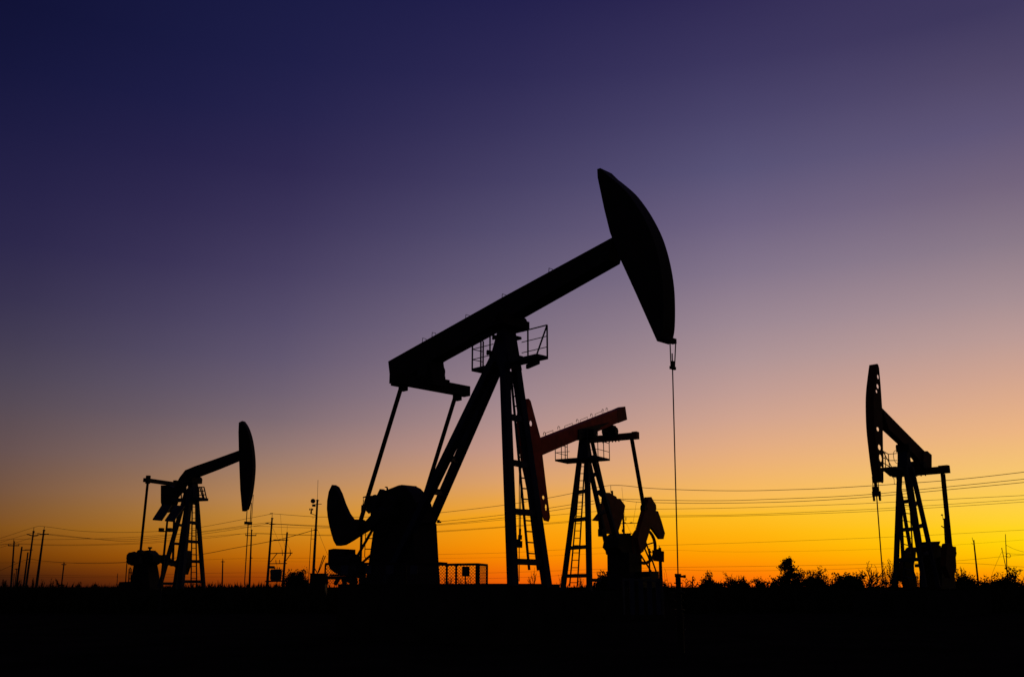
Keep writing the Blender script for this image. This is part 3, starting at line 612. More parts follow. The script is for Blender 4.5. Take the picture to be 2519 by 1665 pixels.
Y = 220; t, at = world_pole(U(2146, 965), U(2130, 1230), Y, 10 * k, 12 * k, 'very thin short pole just left of the small pump jack'); lines(t, at, 'bracket', [[U(2125, 1024), U(2150, 1024)]], 1., Y)
Y = 240; t, at = world_pole(U(260, 958), U(245, 1190), Y, 11 * k, 14 * k, 'shortest thin pole between the thick leaning poles at the left'); lines(t, at, 'bracket', [[U(252, 975), U(268, 975)]], 1., Y)
Y = 235; t, at = world_pole(U(308, 875), U(270, 1190), Y, 13 * k, 18 * k, 'thin short pole with a small arm behind the thick left poles'); lines(t, at, 'crossarm', [[U(272, 884), U(322, 882)]], 2., Y)
k = .22756
Y = 140; t, at = world_pole(B(83, 715), B(60, 1320), Y, 13 * k, 24 * k, 'pole with a T crossarm right of the small pump jack')
lines(t, at, 'crossarm', [[B(18, 775), B(132, 775)]], 2.6, Y); lines(t, at, 'insulator', [[B(19, 775), B(19, 752)]], 1.3, Y); lines(t, at, 'insulator', [[B(131, 775), B(131, 755)]], 1.3, Y); lines(t, at, 'insulator', [[B(80, 720), B(77, 682)]], 1.3, Y); lines(t, at, 'cap', [[B(74, 718), B(94, 720)]], 2.4, Y); lines(t, at, 'bracket', [[B(64, 1016), B(92, 1018)]], 2.2, Y)
Y = 300; t, at = world_pole((548, 1377), (546.5, 1442), Y, 2.6, 4, 'small distant pole between the small pump jack and the T pole')
lines(t, at, 'crossarm', [[A(1705, 1258), A(1735, 1258)]], 1.6, Y); lines(t, at, 'insulator', [[A(1718, 1243), A(1717, 1232)]], 1., Y)
# transformer frame
Y = 115; t, at = world_pole(B(305, 585), B(250, 1335), Y, 17 * k, 32 * k, 'two pole frame carrying a transformer near the bush', 'transformer_stand', 'utility pole')
q0, q1 = at(B(468, 740)), at(B(418, 1335)); q1 = q1 + (q1 - q0) * .3
mb = MB(); mb.tube([q1, q0], 30 * k / 2 * Y / FPX, 10, 18 * k / 2 * Y / FPX); mb.build('pole', 'wood', t)
lines(t, at, 'top_arm', [[B(230, 640), B(262, 645), B(290, 655), B(310, 655)], [B(310, 655), B(345, 652)]], 2.2, Y)
lines(t, at, 'insulator', [[B(305, 590), B(305, 541)]], 1.1, Y)
for s_, w in (([B(298, 832), B(482, 823)], 1.8), ([B(290, 970), B(400, 966), B(526, 964)], 2.4), ([B(282, 1080), B(466, 1077)], 2.4), ([B(232, 1271), B(456, 1267)], 4.)): lines(t, at, 'crossbar', [s_], w, Y)
for s_ in ([B(285, 1062), B(360, 968)], [B(455, 1048), B(510, 968)]): lines(t, at, 'brace', [s_], 2., Y)
for x in (340, 380, 430): lines(t, at, 'insulator', [[B(x - 20, 824), B(x + 15, 823)]], 2.6, Y)
for x, y in ((413, 968), (500, 968), (345, 1078), (385, 1078)): lines(t, at, 'fuse', [[B(x, y - 40), B(x + 2, y), B(x + 4, y + 25 * (y < 1000))]], 1.5, Y)
lines(t, at, 'drop_wire', [[B(310, 690), B(360, 800), B(413, 930)], [B(395, 548), B(410, 760), B(445, 900)], [B(470, 668), B(466, 745)], [B(470, 870), B(500, 930)], [B(345, 1040), B(360, 1120)]], .5, Y, 'wire')
lines(t, at, 'cap', [[B(294, 590), B(318, 592)]], 3., Y)
tf = wp(*B(348, 1272), Y - .3)
q = thing('transformer', tf, 'ribbed drum transformer hanging between the two poles of the frame', 'transformer')
c_ = lambda x, y: wp(*B(x, y), Y - .3) - tf
mb = MB(); mb.prism([Vector((p.x, -.3, p.z)) for p in (c_(298, 1272), c_(395, 1272), c_(408, 1160), c_(395, 1140), c_(300, 1140), c_(288, 1160))], [Vector((p.x, .3, p.z)) for p in (c_(298, 1272), c_(395, 1272), c_(408, 1160), c_(395, 1140), c_(300, 1140), c_(288, 1160))])
mb.build('tank', 'grey', q)
mb = MB()
for i in range(6):
    x = 295 + i * 21; mb.box(c_(x, 1205) + Vector((0, -.33, 0)), (.04, .1, 1.0))
mb.build('cooling_fins', 'grey', q)
mb = MB(); a = c_(280, 1118); b = c_(330, 1120); mb.cyl(a, b, .16, 10); mb.build('expansion_tank', 'grey', q)
for x in (335, 358, 382): MB().cyl(c_(x, 1140), c_(x + 2, 1118), .05, 8).build('bushing', 'grey', q)
mb = MB(); mb.tube([c_(395, 1140), c_(412, 1142), c_(420, 1165)], .03, 5); mb.build('cable', 'wire', q)
# mast with instruments
Y = 62; t, at = world_pole(B(795, 388), B(750, 1200), Y, 20 * k, 36 * k, 'instrument mast with round dish and whip aerial left of the largest pump jack', 'instrument_mast', 'mast', None)
lines(t, at, 'whip_aerial', [[B(794, 390), B(801, 176)]], .9, Y)
c = at(B(745, 403), -.3); MB().cyl(c, c + Vector((0, .12, 0)), 24 * k * Y / FPX, 20).build('dish', 'grey', t)
lines(t, at, 'arm', [[B(732, 443), B(840, 436)]], 1.6, Y); mb = MB(); mb.box(at(B(756, 453), -.1), (.19, .2, .12)); mb.build('camera_housing', 'grey', t)
lines(t, at, 'arm', [[B(780, 558), B(740, 545), B(726, 540)]], 1.6, Y); mb = MB(); mb.tube([at(B(726, 542)), at(B(730, 482))], .06, 8, .03)
for x, y in ((713, 494), (743, 494)): mb.cyl(at(B(x - 5, y)), at(B(x + 5, y)), .06, 8)
mb.build('wind_gauge', 'grey', t)
lines(t, at, 'bracket', [[B(755, 715), B(796, 716)]], 3., Y); lines(t, at, 'collar', [[B(780, 397), B(814, 399)]], 2., Y); lines(t, at, 'cable_loop', [[B(770, 568), B(745, 590), B(735, 575)]], .6, Y, 'wire')
t, at = world_pole(B(732, 698), B(702, 1200), 63, 6 * k, 8 * k, 'thin plain pole close beside the instrument mast', 'thin_pole', 'pole', None); lines(t, at, 'spacer', [[B(722, 812), B(770, 814)]], 1.2, 63)
a = wp(*B(808, 1300), 58)
t = thing('equipment_cabinet', (a.x, 58, 0), 'dark low cabinet with a V of two rods above, below the mast', 'cabinet')
c_ = lambda x, y: wp(*B(x, y), 58) - Vector((a.x, 58, 0))
mb = MB(); mb.box((0, 0, c_(808, 1187).z / 2), (160 * k * 58 / FPX, .8, c_(808, 1187).z)); mb.box((0, 0, c_(808, 1190).z), (166 * k * 58 / FPX, .9, .05)); mb.build('body', 'black', t)
for p, q in (((765, 1130), (798, 1188)), ((800, 1175), (862, 990)), ((806, 1178), (882, 994))): MB().bar(c_(*p), c_(*q), .045).build('rod', 'black', t)
# poles behind the middle jack
Y = 83; t, at = world_pole(N(368, 150), N(430, 1480), Y, 28 * .17857, 44 * .17857, 'tall pole whose tip shows above the left crank of the reddish pump jack'); lines(t, at, 'insulator', [[N(352, 180), N(349, 75)]], 1.2, Y); lines(t, at, 'cap', [[N(346, 153), N(378, 153)]], 2.2, Y)
lines(t, at, 'crossarm', [[N(440, 262), N(375, 268), N(300, 262)]], 1.6, Y)
Y = 78; t, at = world_pole(N(520, 465), N(560, 1480), Y, 26 * .17857, 40 * .17857, 'two pole frame seen between the cranks of the reddish pump jack', 'pole_frame', 'utility pole')
q0, q1 = at(N(735, 570)), at(N(770, 1480)); MB().tube([q1, q0], .09, 8, .07).build('pole', 'wood', t)
lines(t, at, 'crossbar', [[N(455, 602), N(725, 592)]], 1.8, Y); lines(t, at, 'crossbar', [[N(475, 550), N(566, 554)]], 1., Y); lines(t, at, 'crossbar', [[N(480, 475), N(525, 472)]], 1.2, Y)
for x in (540, 632, 465): lines(t, at, 'insulator', [[N(x - 18, 592), N(x, 586), N(x + 18, 590)]], 2.6, Y)
lines(t, at, 'insulator', [[N(558, 552), N(560, 515)]], 1.6, Y)
lines(t, at, 'drop_wire', [[N(502, 100), N(530, 400), N(550, 540)], [N(703, 305), N(660, 570), N(700, 700)], [N(565, 600), N(635, 750)], [N(480, 610), N(520, 690)]], .55, Y, 'wire')
# right side poles
Y = 95; t, at = world_pole(V(568, 418), V(672, 1400), Y, 26 * .11482, 44 * .11482, 'leaning thick pole between the right pump jack and the right edge')
lines(t, at, 'insulator', [[V(555, 430), V(545, 415), V(535, 360)]], 1., Y); lines(t, at, 'cap', [[V(548, 428), V(582, 422)]], 2., Y); lines(t, at, 'arm', [[V(522, 488), V(562, 502)]], 1.2, Y)
Y = 90; t, at = world_pole(V(1248, 290), V(1296, 1400), Y, 12 * .11482, 30 * .11482, 'slim upright pole with a cable coil near the right edge')
c = at(V(1315, 748)); MB().ring(c, (0, 1, 0), 42 * .11482 * Y / FPX, .022, 24, 5).build('cable_coil', 'wire', t)
lines(t, at, 'bracket', [[V(1245, 765), V(1275, 772)]], 1.2, Y); lines(t, at, 'insulator', [[V(1255, 535), V(1272, 538)]], 1.4, Y)
Y = 92; t, at = world_pole(V(1168, 590), V(1285, 1120), Y, 14 * .11482, 16 * .11482, 'slanted strut pole leaning against the slim upright pole', 'strut_pole', 'utility pole'); lines(t, at, 'cap', [[V(1160, 592), V(1178, 590)]], 1.6, Y)
Y = 60; t, at = world_pole(S(1048, 305), S(1105, 1300), Y, 38 * .14668, 44 * .14668, 'stout pole with a mushroom cap beside the right pump jack pitman')
lines(t, at, 'cap', [[S(1018, 315), S(1070, 310)]], 3., Y); lines(t, at, 'insulator', [[S(1022, 310), S(1012, 262)]], 1., Y); lines(t, at, 'arm', [[S(992, 430), S(1052, 470)]], 2.6, Y); lines(t, at, 'bracket', [[S(1065, 318), S(1085, 320)]], 1.4, Y)
c = at(S(1006, 256)); MB().cyl(c, c + Vector((0, 0, .09)), .085, 10, .02).build('lamp_cap', 'grey', t)
# solar lamp post by the left jack
Y = 44; b = wp(*T(612, 1200), Y); top = wp(*T(666, 665), Y)
dx = (top - b) / (top.z - b.z); base = b - dx * b.z
t = thing('solar_lamp_post', (base.x, base.y, 0), 'post with two tilted solar panels and twin floodlights by the small pump jack', 'lamp post')
c_ = lambda x, y, dy=0: wp(*T(x, y), Y + dy) - base
MB().tube([(0, 0, 0), c_(666, 660)], .06, 10, .045).build('post', 'black', t)
for pts in (((483, 652), (600, 662), (722, 480), (600, 472)), ((635, 665), (745, 675), (882, 490), (765, 478))):
    lo0, lo1, hi1, hi0 = [c_(*p, dy) for p, dy in zip(pts, (-.3, -.3, .5, .5))]
    mb = MB(); up = Vector((0, -.02, .05)); mb.prism([lo0, lo1, hi1, hi0], [v + up for v in (lo0, lo1, hi1, hi0)]); mb.build('solar_panel', 'panel', t)
mb = MB(); mb.bar(c_(590, 790), c_(700, 792), .05); mb.build('lamp_bracket', 'black', t)
for x in (592, 697): MB().box(c_(x, 774, -.1), (46 * .19763 * Y / FPX, .25, 46 * .19763 * Y / FPX)).build('floodlight', 'black', t)

# ================================================================== overhead wires
def wire(pts, depth, r, label, group):
    def dep(px):
        for (p0, y0), (p1, y1) in zip(depth, depth[1:]):
            if px <= p1 or (p1, y1) == depth[-1]:
                f = (px - p0) / (p1 - p0); return 1 / (1 / y0 + (1 / y1 - 1 / y0) * f)
    pp = catmull([Vector((x, y, 0)) for x, y in pts], 8)
    mb = MB(); mb.tube([wp(p.x, p.y, dep(p.x)) for p in pp], r, 5)
    tag(mb.build('overhead_wire', 'wire', None), label, 'overhead wire', group)
G1 = 'overhead wires of the near line'; G2 = 'overhead wires of the second line'; G3 = 'faint distant overhead wires'
dm = [(-60, 158), (82, 148), (109, 139), (669, 115), (1503, 83), (2600, 66)]
wire([(-30, 1328), (0, 1323.5), (82, 1297), (109, 1294.5), (191, 1305), (287, 1308.8), (395, 1306), (494, 1296), (660, 1265), (669, 1263), (764, 1270), (812, 1271), (900, 1271), (990, 1268), (1082, 1260.6), (1239, 1242), (1347, 1224.6), (1405, 1213.5), (1502, 1193.5), (1602, 1200.7), (1720, 1205.5), (1834, 1206.6), (1931, 1204.4), (2066, 1199), (2332, 1181), (2519, 1160.7), (2600, 1150)], dm, .022, 'topmost overhead wire, peaking at the pole tip above the reddish pump jack crank', G1)
wire([(-30, 1344), (0, 1334), (67, 1313.5), (92, 1312), (180, 1321), (265, 1326.5), (350, 1324), (497, 1307), (652, 1285.6), (678, 1288), (812, 1293.2), (884, 1293.6), (990, 1290), (1082, 1282.4), (1241, 1265.4), (1354, 1248.6), (1405, 1240.6), (1475, 1229), (1503, 1226), (1526, 1226.8), (1640, 1230), (1748, 1231), (1853, 1229), (2100, 1218.4), (2300, 1200), (2519, 1178), (2600, 1169)], dm, .021, 'second overhead wire from the top on the right, held by the curved arms', G1)
wire([(-30, 1352), (0, 1346.5), (95, 1316.5), (119, 1313), (265, 1328), (335, 1329.8), (497, 1313), (600, 1298), (655, 1288.5), (680, 1288.8), (812, 1296), (884, 1297), (990, 1296), (1082, 1289), (1241, 1272.7), (1443, 1242), (1503, 1227.5), (1520, 1228), (1565, 1234), (1640, 1236.4), (1748, 1237.3), (1931, 1234), (2100, 1224.8), (2300, 1207), (2519, 1186), (2600, 1177)], dm, .021, 'third overhead wire from the top on the right, just under its twin', G1)
ds = [(-60, 184), (34, 170), (618, 140), (1503, 112), (2600, 92)]
wire([(-30, 1331), (0, 1328.5), (34, 1325.5), (115, 1326.5), (216, 1325), (320, 1321), (395, 1316), (497, 1308.5), (618, 1294.5), (720, 1297), (812, 1298), (900, 1298), (1082, 1291), (1268, 1275), (1391, 1264), (1540, 1252), (1640, 1251.4), (1834, 1248), (2100, 1239), (2300, 1229), (2519, 1218), (2600, 1213)], ds, .021, 'single overhead wire ending on the tip of the T crossarm pole', G2)
wire([(-30, 1341), (0, 1338.5), (20, 1337), (46, 1338), (115, 1340.7), (202, 1341), (320, 1338), (399, 1332.8), (530, 1321), (604, 1311.6), (630, 1312), (740, 1314.5), (812, 1315), (900, 1314), (990, 1311), (1076, 1306), (1243, 1294.5), (1440, 1278), (1540, 1269), (1640, 1268), (1834, 1265), (2100, 1254), (2300, 1242), (2519, 1227.6), (2600, 1222)], ds, .02, 'upper one of the close wire pair resting on the T crossarms', G2)
wire([(-30, 1345), (20, 1338), (46, 1336.5), (115, 1339), (202, 1339), (320, 1335.5), (399, 1329.5), (530, 1317.5), (630, 1311.3), (740, 1315.8), (900, 1316.5), (1076, 1308), (1243, 1296.3), (1440, 1281), (1540, 1271.6), (1640, 1271), (1834, 1268), (2100, 1259), (2300, 1248), (2519, 1234), (2600, 1229)], ds, .02, 'lower one of the close wire pair resting on the T crossarms', G2)
wire([(-30, 1411), (0, 1402.5), (66, 1376), (100, 1378.5), (156, 1383), (200, 1384.6), (248, 1385), (312, 1382.7), (400, 1375), (497, 1362.6), (574, 1348), (660, 1332), (709, 1321), (772, 1303.4)], [(-60, 140), (66, 130), (772, 62)], .02, 'thick sagging cable running from the short pole to the instrument mast', 'cables')
df = [(-60, 260), (600, 220), (1246, 185), (2600, 140)]
wire([(-30, 1384), (80, 1383), (200, 1383.6), (400, 1380), (600, 1373), (812, 1371.5), (950, 1368), (1079, 1363), (1246, 1358.8), (1454, 1347.5), (1640, 1340.5), (1870, 1333), (2100, 1324), (2300, 1315), (2519, 1302.7), (2600, 1298)], df, .02, 'highest of the faint distant wires low over the horizon', G3)
wire([(600, 1378), (812, 1381), (1079, 1373), (1246, 1370), (1454, 1362), (1640, 1353), (1760, 1356), (1872, 1356.4), (2100, 1352), (2300, 1343), (2519, 1327), (2600, 1320)], df, .012, 'second of the faint distant wires low over the horizon', G3)
wire([(-30, 1415), (120, 1414), (280, 1416), (420, 1412), (600, 1408), (812, 1410), (1000, 1410), (1198, 1408.5), (1355, 1403.6), (1454, 1400), (1640, 1395), (1870, 1392), (2100, 1388), (2349, 1384), (2519, 1394), (2600, 1398)], df, .02, 'second lowest of the faint distant wires low over the horizon', G3)
wire([(-30, 1419), (120, 1418.5), (280, 1420), (600, 1418), (812, 1424), (1000, 1424), (1198, 1422), (1355, 1416), (1454, 1407.7), (1640, 1400.5), (1760, 1403.5), (1910, 1402.6), (2100, 1397.7), (2350, 1379), (2475, 1367.5), (2519, 1364.5), (2600, 1360)], df, .018, 'lowest of the faint distant wires just over the bushes', G3)
wire([(2475.5, 1340), (2493, 1349), (2519, 1357), (2560, 1366)], [(2400, 90), (2600, 80)], .012, 'wire dropping to the right from the slim upright pole', 'cables')
wire([(2464, 1357), (2452, 1383), (2440, 1414), (2436, 1440)][::-1], [(2430, 90), (2470, 92)], .012, 'guy wire from the slanted strut pole down to the bushes', 'cables')
wire([(2468, 1358.5), (2490, 1361.5), (2519, 1362.5), (2560, 1362)], [(2460, 92), (2600, 80)], .012, 'short wire leaving the strut pole head to the right', 'cables')
wire([(783, 1306), (792, 1330), (806, 1364)], [(780, 62), (810, 58)], .008, 'thin guy wire slanting down to the right from the instrument mast', 'cables')

# ================================================================== trees and bushes
def leaves(mb, c, n, sp, s, rg):
    for _ in range(n):
        p = Vector(c) + Vector((rg.gauss(0, sp), rg.gauss(0, sp), rg.gauss(0, sp * .7)))
        a = Vector((rg.uniform(-1, 1), rg.uniform(-1, 1), rg.uniform(-1, 1))).normalized(); b = a.cross(Vector((rg.uniform(-1, 1), rg.uniform(-1, 1), rg.uniform(-1, 1)))).normalized()
        k = s * rg.uniform(.6, 1.5); mb.add([p - a * k, p + b * k * .42, p + a * k, p - b * k * .42], [(0, 1, 2, 3)])
def branch(tb, lf, p, d, L_, r, depth, rg, o):
    pts = [p]; q = p.copy(); dd = d.copy(); lead = o.get('cone') and depth == 0 and d.z > .99; wob = .04 if lead else 1.
    for i in range(4):
        dd = (dd + Vector((rg.gauss(0, .16), rg.gauss(0, .16), rg.gauss(0, .10) + o['lift'])) * wob).normalized(); q = q + dd * L_ / 4; pts.append(q.copy())
    tb.tube(pts, r, 4 if depth < 2 else 3, max(.015, r * .5))
    if depth >= o['depth']:
        if o['leaf'] > 0:
            for pt in pts[1:]: leaves(lf, pt, o['leaf'], o['spread'], o['size'], rg)
        return
    if lead:
        for i in range(26):
            t = .18 + .82 * i / 26; k = min(3, int(t * 4)); bp = pts[k].lerp(pts[k + 1], t * 4 - k); a = rg.uniform(0, 6.28)
            branch(tb, lf, bp, Vector((math.cos(a), math.sin(a), rg.uniform(.3, .9))).normalized(), L_ * (.30 * (1 - t) + .07) * rg.uniform(.7, 1.3), .03, 1, rg, dict(o, kids=5))
        return
    for i in range(o['kids']):
        t = rg.uniform(.35, 1.); k = min(3, int(t * 4)); bp = pts[k].lerp(pts[k + 1], t * 4 - k) if t < 1 else pts[-1]
        nd = (dd + Vector((rg.gauss(0, o['wide']), rg.gauss(0, o['wide']), rg.gauss(0, .35)))).normalized()
        branch(tb, lf, bp, nd, L_ * rg.uniform(.5, .75), max(.015, r * .55), depth + 1, rg, o)
DENSE = dict(depth=2, kids=6, leaf=9, spread=.15, size=.085, wide=.8, lift=.0)
LOOSE = dict(depth=2, kids=6, leaf=4, spread=.11, size=.075, wide=.8, lift=.0)
BARE = dict(depth=3, kids=4, leaf=0, spread=.1, size=.05, wide=.6, lift=.0)
DROOP = dict(depth=2, kids=7, leaf=0, spread=.1, size=.05, wide=.8, lift=-.26)
TWIG = dict(depth=2, kids=4, leaf=1, spread=.05, size=.05, wide=.5, lift=.03)
def tree(name, x0, x1, top, Y, o, label, cat, seed, stems=3, lean=0., trunk=.3, group=None):
    rg = random.Random(seed); cx = (x0 + x1) / 2; base = wp(cx, HOR, Y); W = (x1 - x0) * Y / FPX / 2; Ht = CAMZ + (HOR - top) * Y / FPX
    t = thing(name, (base.x, Y, 0), label, cat, group or 'trees and bushes along the horizon')
    tb, lf = MB(), MB()
    for s_ in range(stems):
        a = 2 * math.pi * s_ / stems + rg.uniform(-.4, .4)
        sd = Vector((math.cos(a) * (W / Ht) * rg.uniform(.4, 1.) + lean, math.sin(a) * (W / Ht) * .6, 1.)).normalized()
        b0 = Vector((rg.uniform(-.15, .15), rg.uniform(-.15, .15), -.05))
        f_l = rg.uniform(.5, .68)
        if o.get('cone'): sd, f_l = (Vector((.06, 0, 1)), 1.0) if s_ == 0 else (sd, rg.uniform(.4, .55))
        branch(tb, lf, b0, sd, Ht * f_l, .02 * Ht + .015, 0, rg, o)
    def fit(mb):
        if not mb.v: return
        mb.v = [(v[0], v[1], v[2]) for v in mb.v]
    allv = tb.v + lf.v
    zs = sorted(v[2] for v in allv); zm = zs[int(len(zs) * (.998 if o.get('cone') else .98 if o['leaf'] else .995))]; xs = sorted(v[0] for v in allv); xl, xh = xs[int(len(xs) * .03)], xs[int(len(xs) * .97)]
    sx = 2 * W / max(.1, xh - xl); sz = Ht / max(.1, zm)
    for mb in (tb, lf): mb.v = [((v[0] - (xl + xh) / 2) * sx, v[1] * sx, max(-.1, v[2] * sz)) for v in mb.v]
    tb.build('trunk' if o['leaf'] else 'branches', 'bark', t)
    if lf.v: lf.build('crown', 'leaf', t)
    return t
tree('bare_tree', 1629, 1660, 1414, 62, DROOP, 'bare small tree with drooping twigs left of the wellhead', 'tree', 3, 3)
tree('bare_tree', 1676, 1722, 1420, 66, DROOP, 'bare spreading bush with arched twigs right of the wellhead', 'tree', 4, 4)
tree('bush', 1732, 1790, 1423, 75, DENSE, 'rounded dense bush, first leafy one right of the wellhead', 'bush', 5, 5)
tree('sapling', 1788, 1809, 1412, 70, TWIG, 'wispy leafless sapling between the rounded bush and the pointed bush', 'sapling', 6, 3)
tree('bush', 1802, 1842, 1429, 74, DENSE, 'low pointed bush shaped like a tent', 'bush', 7, 5)
tree('small_tree', 1862, 1910, 1427, 78, LOOSE, 'small airy tree just left of the tallest tree', 'tree', 8, 4)
tt = tree('tall_tree', 1912, 1972, 1377, 72, dict(depth=2, kids=5, leaf=7, spread=.11, size=.085, wide=.75, lift=.0, cone=1), 'tallest tree on the horizon with a ragged pointed crown', 'tree', 9, 5)
tree('small_tree', 1976, 2054, 1411, 76, dict(LOOSE, leaf=6), 'wide umbrella shaped tree right of the tallest tree', 'tree', 10, 5)
tree('bush', 2060, 2118, 1419, 72, DENSE, 'broad flat dense bush left of the right pump jack', 'bush', 12, 6)
tree('bare_tree', 2116, 2180, 1396, 68, TWIG, 'bare branching tree behind the rod of the right pump jack', 'tree', 13, 5)
tree('small_tree', 2172, 2206, 1394, 64, LOOSE, 'thin leafed tree touching the left leg of the right pump jack', 'tree', 14, 3)
tree('bush', 2246, 2262, 1420, 60, LOOSE, 'little bush seen between the crank and stand of the right pump jack', 'bush', 15, 3)
tree('bush', 2346, 2376, 1407, 66, LOOSE, 'loose topped bush touching the stand of the right pump jack', 'bush', 16, 4)
tree('bush', 2358, 2420, 1424, 68, DENSE, 'dense rounded bush at the foot of the leaning thick pole', 'bush', 17, 6)
tree('small_tree', 2434, 2502, 1418, 66, dict(LOOSE, leaf=6), 'spreading leafy tree at the foot of the slim upright pole', 'tree', 18, 6)
tree('sapling', 2486, 2530, 1402, 64, TWIG, 'twiggy bare sapling at the right edge', 'sapling', 19, 5)
tree('bush', 709, 764, 1413, 78, DENSE, 'dark bush between the transformer frame and the instrument mast', 'bush', 20, 6)
tree('bare_tree', 1299, 1318, 1411, 60, TWIG, 'bare shrub between the front legs of the largest pump jack', 'bush', 21, 4)
tree('bare_tree', 1372, 1386, 1414, 60, TWIG, 'thin bare shrub just left of the reddish pump jack ladder', 'bush', 22, 3)
tree('bush', 1424, 1444, 1420, 62, TWIG, 'twiggy shrub seen between the front legs of the reddish pump jack', 'bush', 23, 4)
tree('bush', 1464, 1500, 1420, 52, DENSE, 'low bush at the left foot of the reddish pump jack stand', 'bush', 24, 5)
for i, (x0, x1, tp_, lb) in enumerate(((5, 18, 1430, 'tuft of weeds at the far left edge'), (40, 52, 1429, 'tuft of weeds at the feet of the thick left poles'), (78, 84, 1426, 'single seed head weed left of the rightmost leaning pole'), (101, 107, 1431, 'narrow upright weed right of the rightmost leaning pole'), (117, 131, 1432, 'flat topped weed clump left of the lone thin pole'), (136, 158, 1433, 'weed clump around the foot of the lone thin pole'), (190, 206, 1437, 'low domed weed right of the lone thin pole'), (222, 240, 1438, 'lowest domed weed before the small pump jack'))):
    tree('weed', x0, x1, tp_, 60, dict(LOOSE, depth=1, kids=6, leaf=12, spread=.08, size=.06), lb, 'weed', 40 + i, 3, group='weeds on the left horizon')
for i, (x0, x1, tp_, lb) in enumerate(((1146, 1160, 1424, 'low shrub seen through the end of the chain link fence'), (1126, 1144, 1420, 'bare shrub behind the notice board fence'), (1088, 1110, 1424, 'shrub behind the chain link right of the gearbox stand'))):
    tree('bush', x0, x1, tp_, 40, TWIG, lb, 'bush', 60 + i, 4)

# ================================================================== ground and undergrowth
def gz(x, y): return .10 * noise.noise(Vector((x * .05, y * .05, 0))) + .04 * noise.noise(Vector((x * .3, y * .3, 3)))
mb = MB(); xs = [-6000, -1500, -500, -200] + [-120 + 4 * i for i in range(61)] + [200, 500, 1500, 6000]; ys = [-300, -60, -20] + [i * 2 for i in range(-4, 20)] + [40 + 6 * i for i in range(30)] + [300, 600, 1500, 6000]
vs = [(x, y, gz(x, y) if abs(x) < 130 and -30 < y < 220 else 0) for y in ys for x in xs]; nx = len(xs)
mb.add(vs, [(r * nx + c, r * nx + c + 1, (r + 1) * nx + c + 1, (r + 1) * nx + c) for r in range(len(ys) - 1) for c in range(nx - 1)])
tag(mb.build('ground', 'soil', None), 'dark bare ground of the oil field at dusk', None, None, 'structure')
mb = MB(); rg = random.Random(5)
for i in range(26000):
    Y = 45 * (160 / 45) ** rg.random(); px = rg.uniform(-60, 2580); q = wp(px, HOR, Y)
    h = (1.30 + .35 * noise.noise(Vector((q.x * .08, q.y * .08, 7))) + .35 * noise.noise(Vector((q.x * .5, q.y * .5, 1)))) * (1.0 if px < 700 else .93)
    h = max(.25, h * rg.uniform(.7, 1.15)); w = rg.uniform(.03, .09); a = rg.uniform(0, math.pi); l = Vector((rg.gauss(0, .18), rg.gauss(0, .18), 0)) * h
    e = Vector((math.cos(a), math.sin(a), 0)) * w; b = Vector((q.x, q.y, -.1)); m_ = b + Vector((0, 0, h * .6)) + l * .4
    mb.add([b - e, b + e, m_ + e * 1.2, b + Vector((0, 0, h)) + l, m_ - e * 1.2], [(0, 1, 2, 4), (4, 2, 3)])
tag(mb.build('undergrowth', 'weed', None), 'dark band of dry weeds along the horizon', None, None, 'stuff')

# ================================================================== sky
COLS = {
 30: [(0, (16, 18, 54)), (200, (23, 24, 62)), (400, (35, 32, 70)), (600, (46, 41, 76)), (750, (62, 56, 82)), (900, (82, 73, 88)), (1050, (106, 84, 82)), (1150, (124, 88, 62)), (1220, (134, 84, 28)), (1280, (118, 62, 8)), (1330, (72, 34, 10)), (1357, (44, 20, 12))],
 630: [(0, (24, 26, 66)), (200, (30, 30, 72)), (400, (44, 38, 78)), (600, (64, 56, 92)), (800, (88, 79, 108)), (950, (114, 99, 112)), (1050, (148, 120, 112)), (1150, (186, 135, 86)), (1220, (200, 135, 38)), (1290, (190, 104, 6)), (1340, (150, 62, 5)), (1357, (130, 48, 5))],
 1220: [(0, (34, 32, 76)), (200, (46, 42, 84)), (400, (66, 60, 98)), (600, (92, 84, 116)), (800, (130, 114, 132)), (950, (165, 138, 143)), (1050, (200, 152, 135)), (1130, (226, 163, 100)), (1200, (250, 165, 20)), (1280, (252, 142, 0)), (1340, (240, 100, 5)), (1357, (232, 88, 5))],
 1860: [(0, (48, 42, 84)), (200, (68, 62, 102)), (400, (92, 86, 122)), (500, (110, 98, 130)), (650, (138, 122, 142)), (800, (170, 146, 152)), (950, (207, 163, 147)), (1050, (233, 175, 127)), (1150, (250, 188, 88)), (1200, (255, 190, 25)), (1280, (255, 165, 0)), (1340, (255, 120, 5)), (1357, (250, 100, 10))],
 2489: [(0, (60, 54, 92)), (200, (86, 76, 108)), (300, (96, 86, 120)), (450, (120, 104, 126)), (600, (146, 129, 141)), (750, (181, 152, 152)), (900, (217, 168, 142)), (1000, (237, 181, 130)), (1100, (248, 198, 108)), (1180, (255, 208, 62)), (1250, (255, 212, 10)), (1300, (255, 190, 0)), (1345, (255, 140, 0)), (1357, (250, 115, 8))]}
lin = lambda c: c / 255 / 12.92 if c <= 10.31 else ((c / 255 + .055) / 1.055) ** 2.4
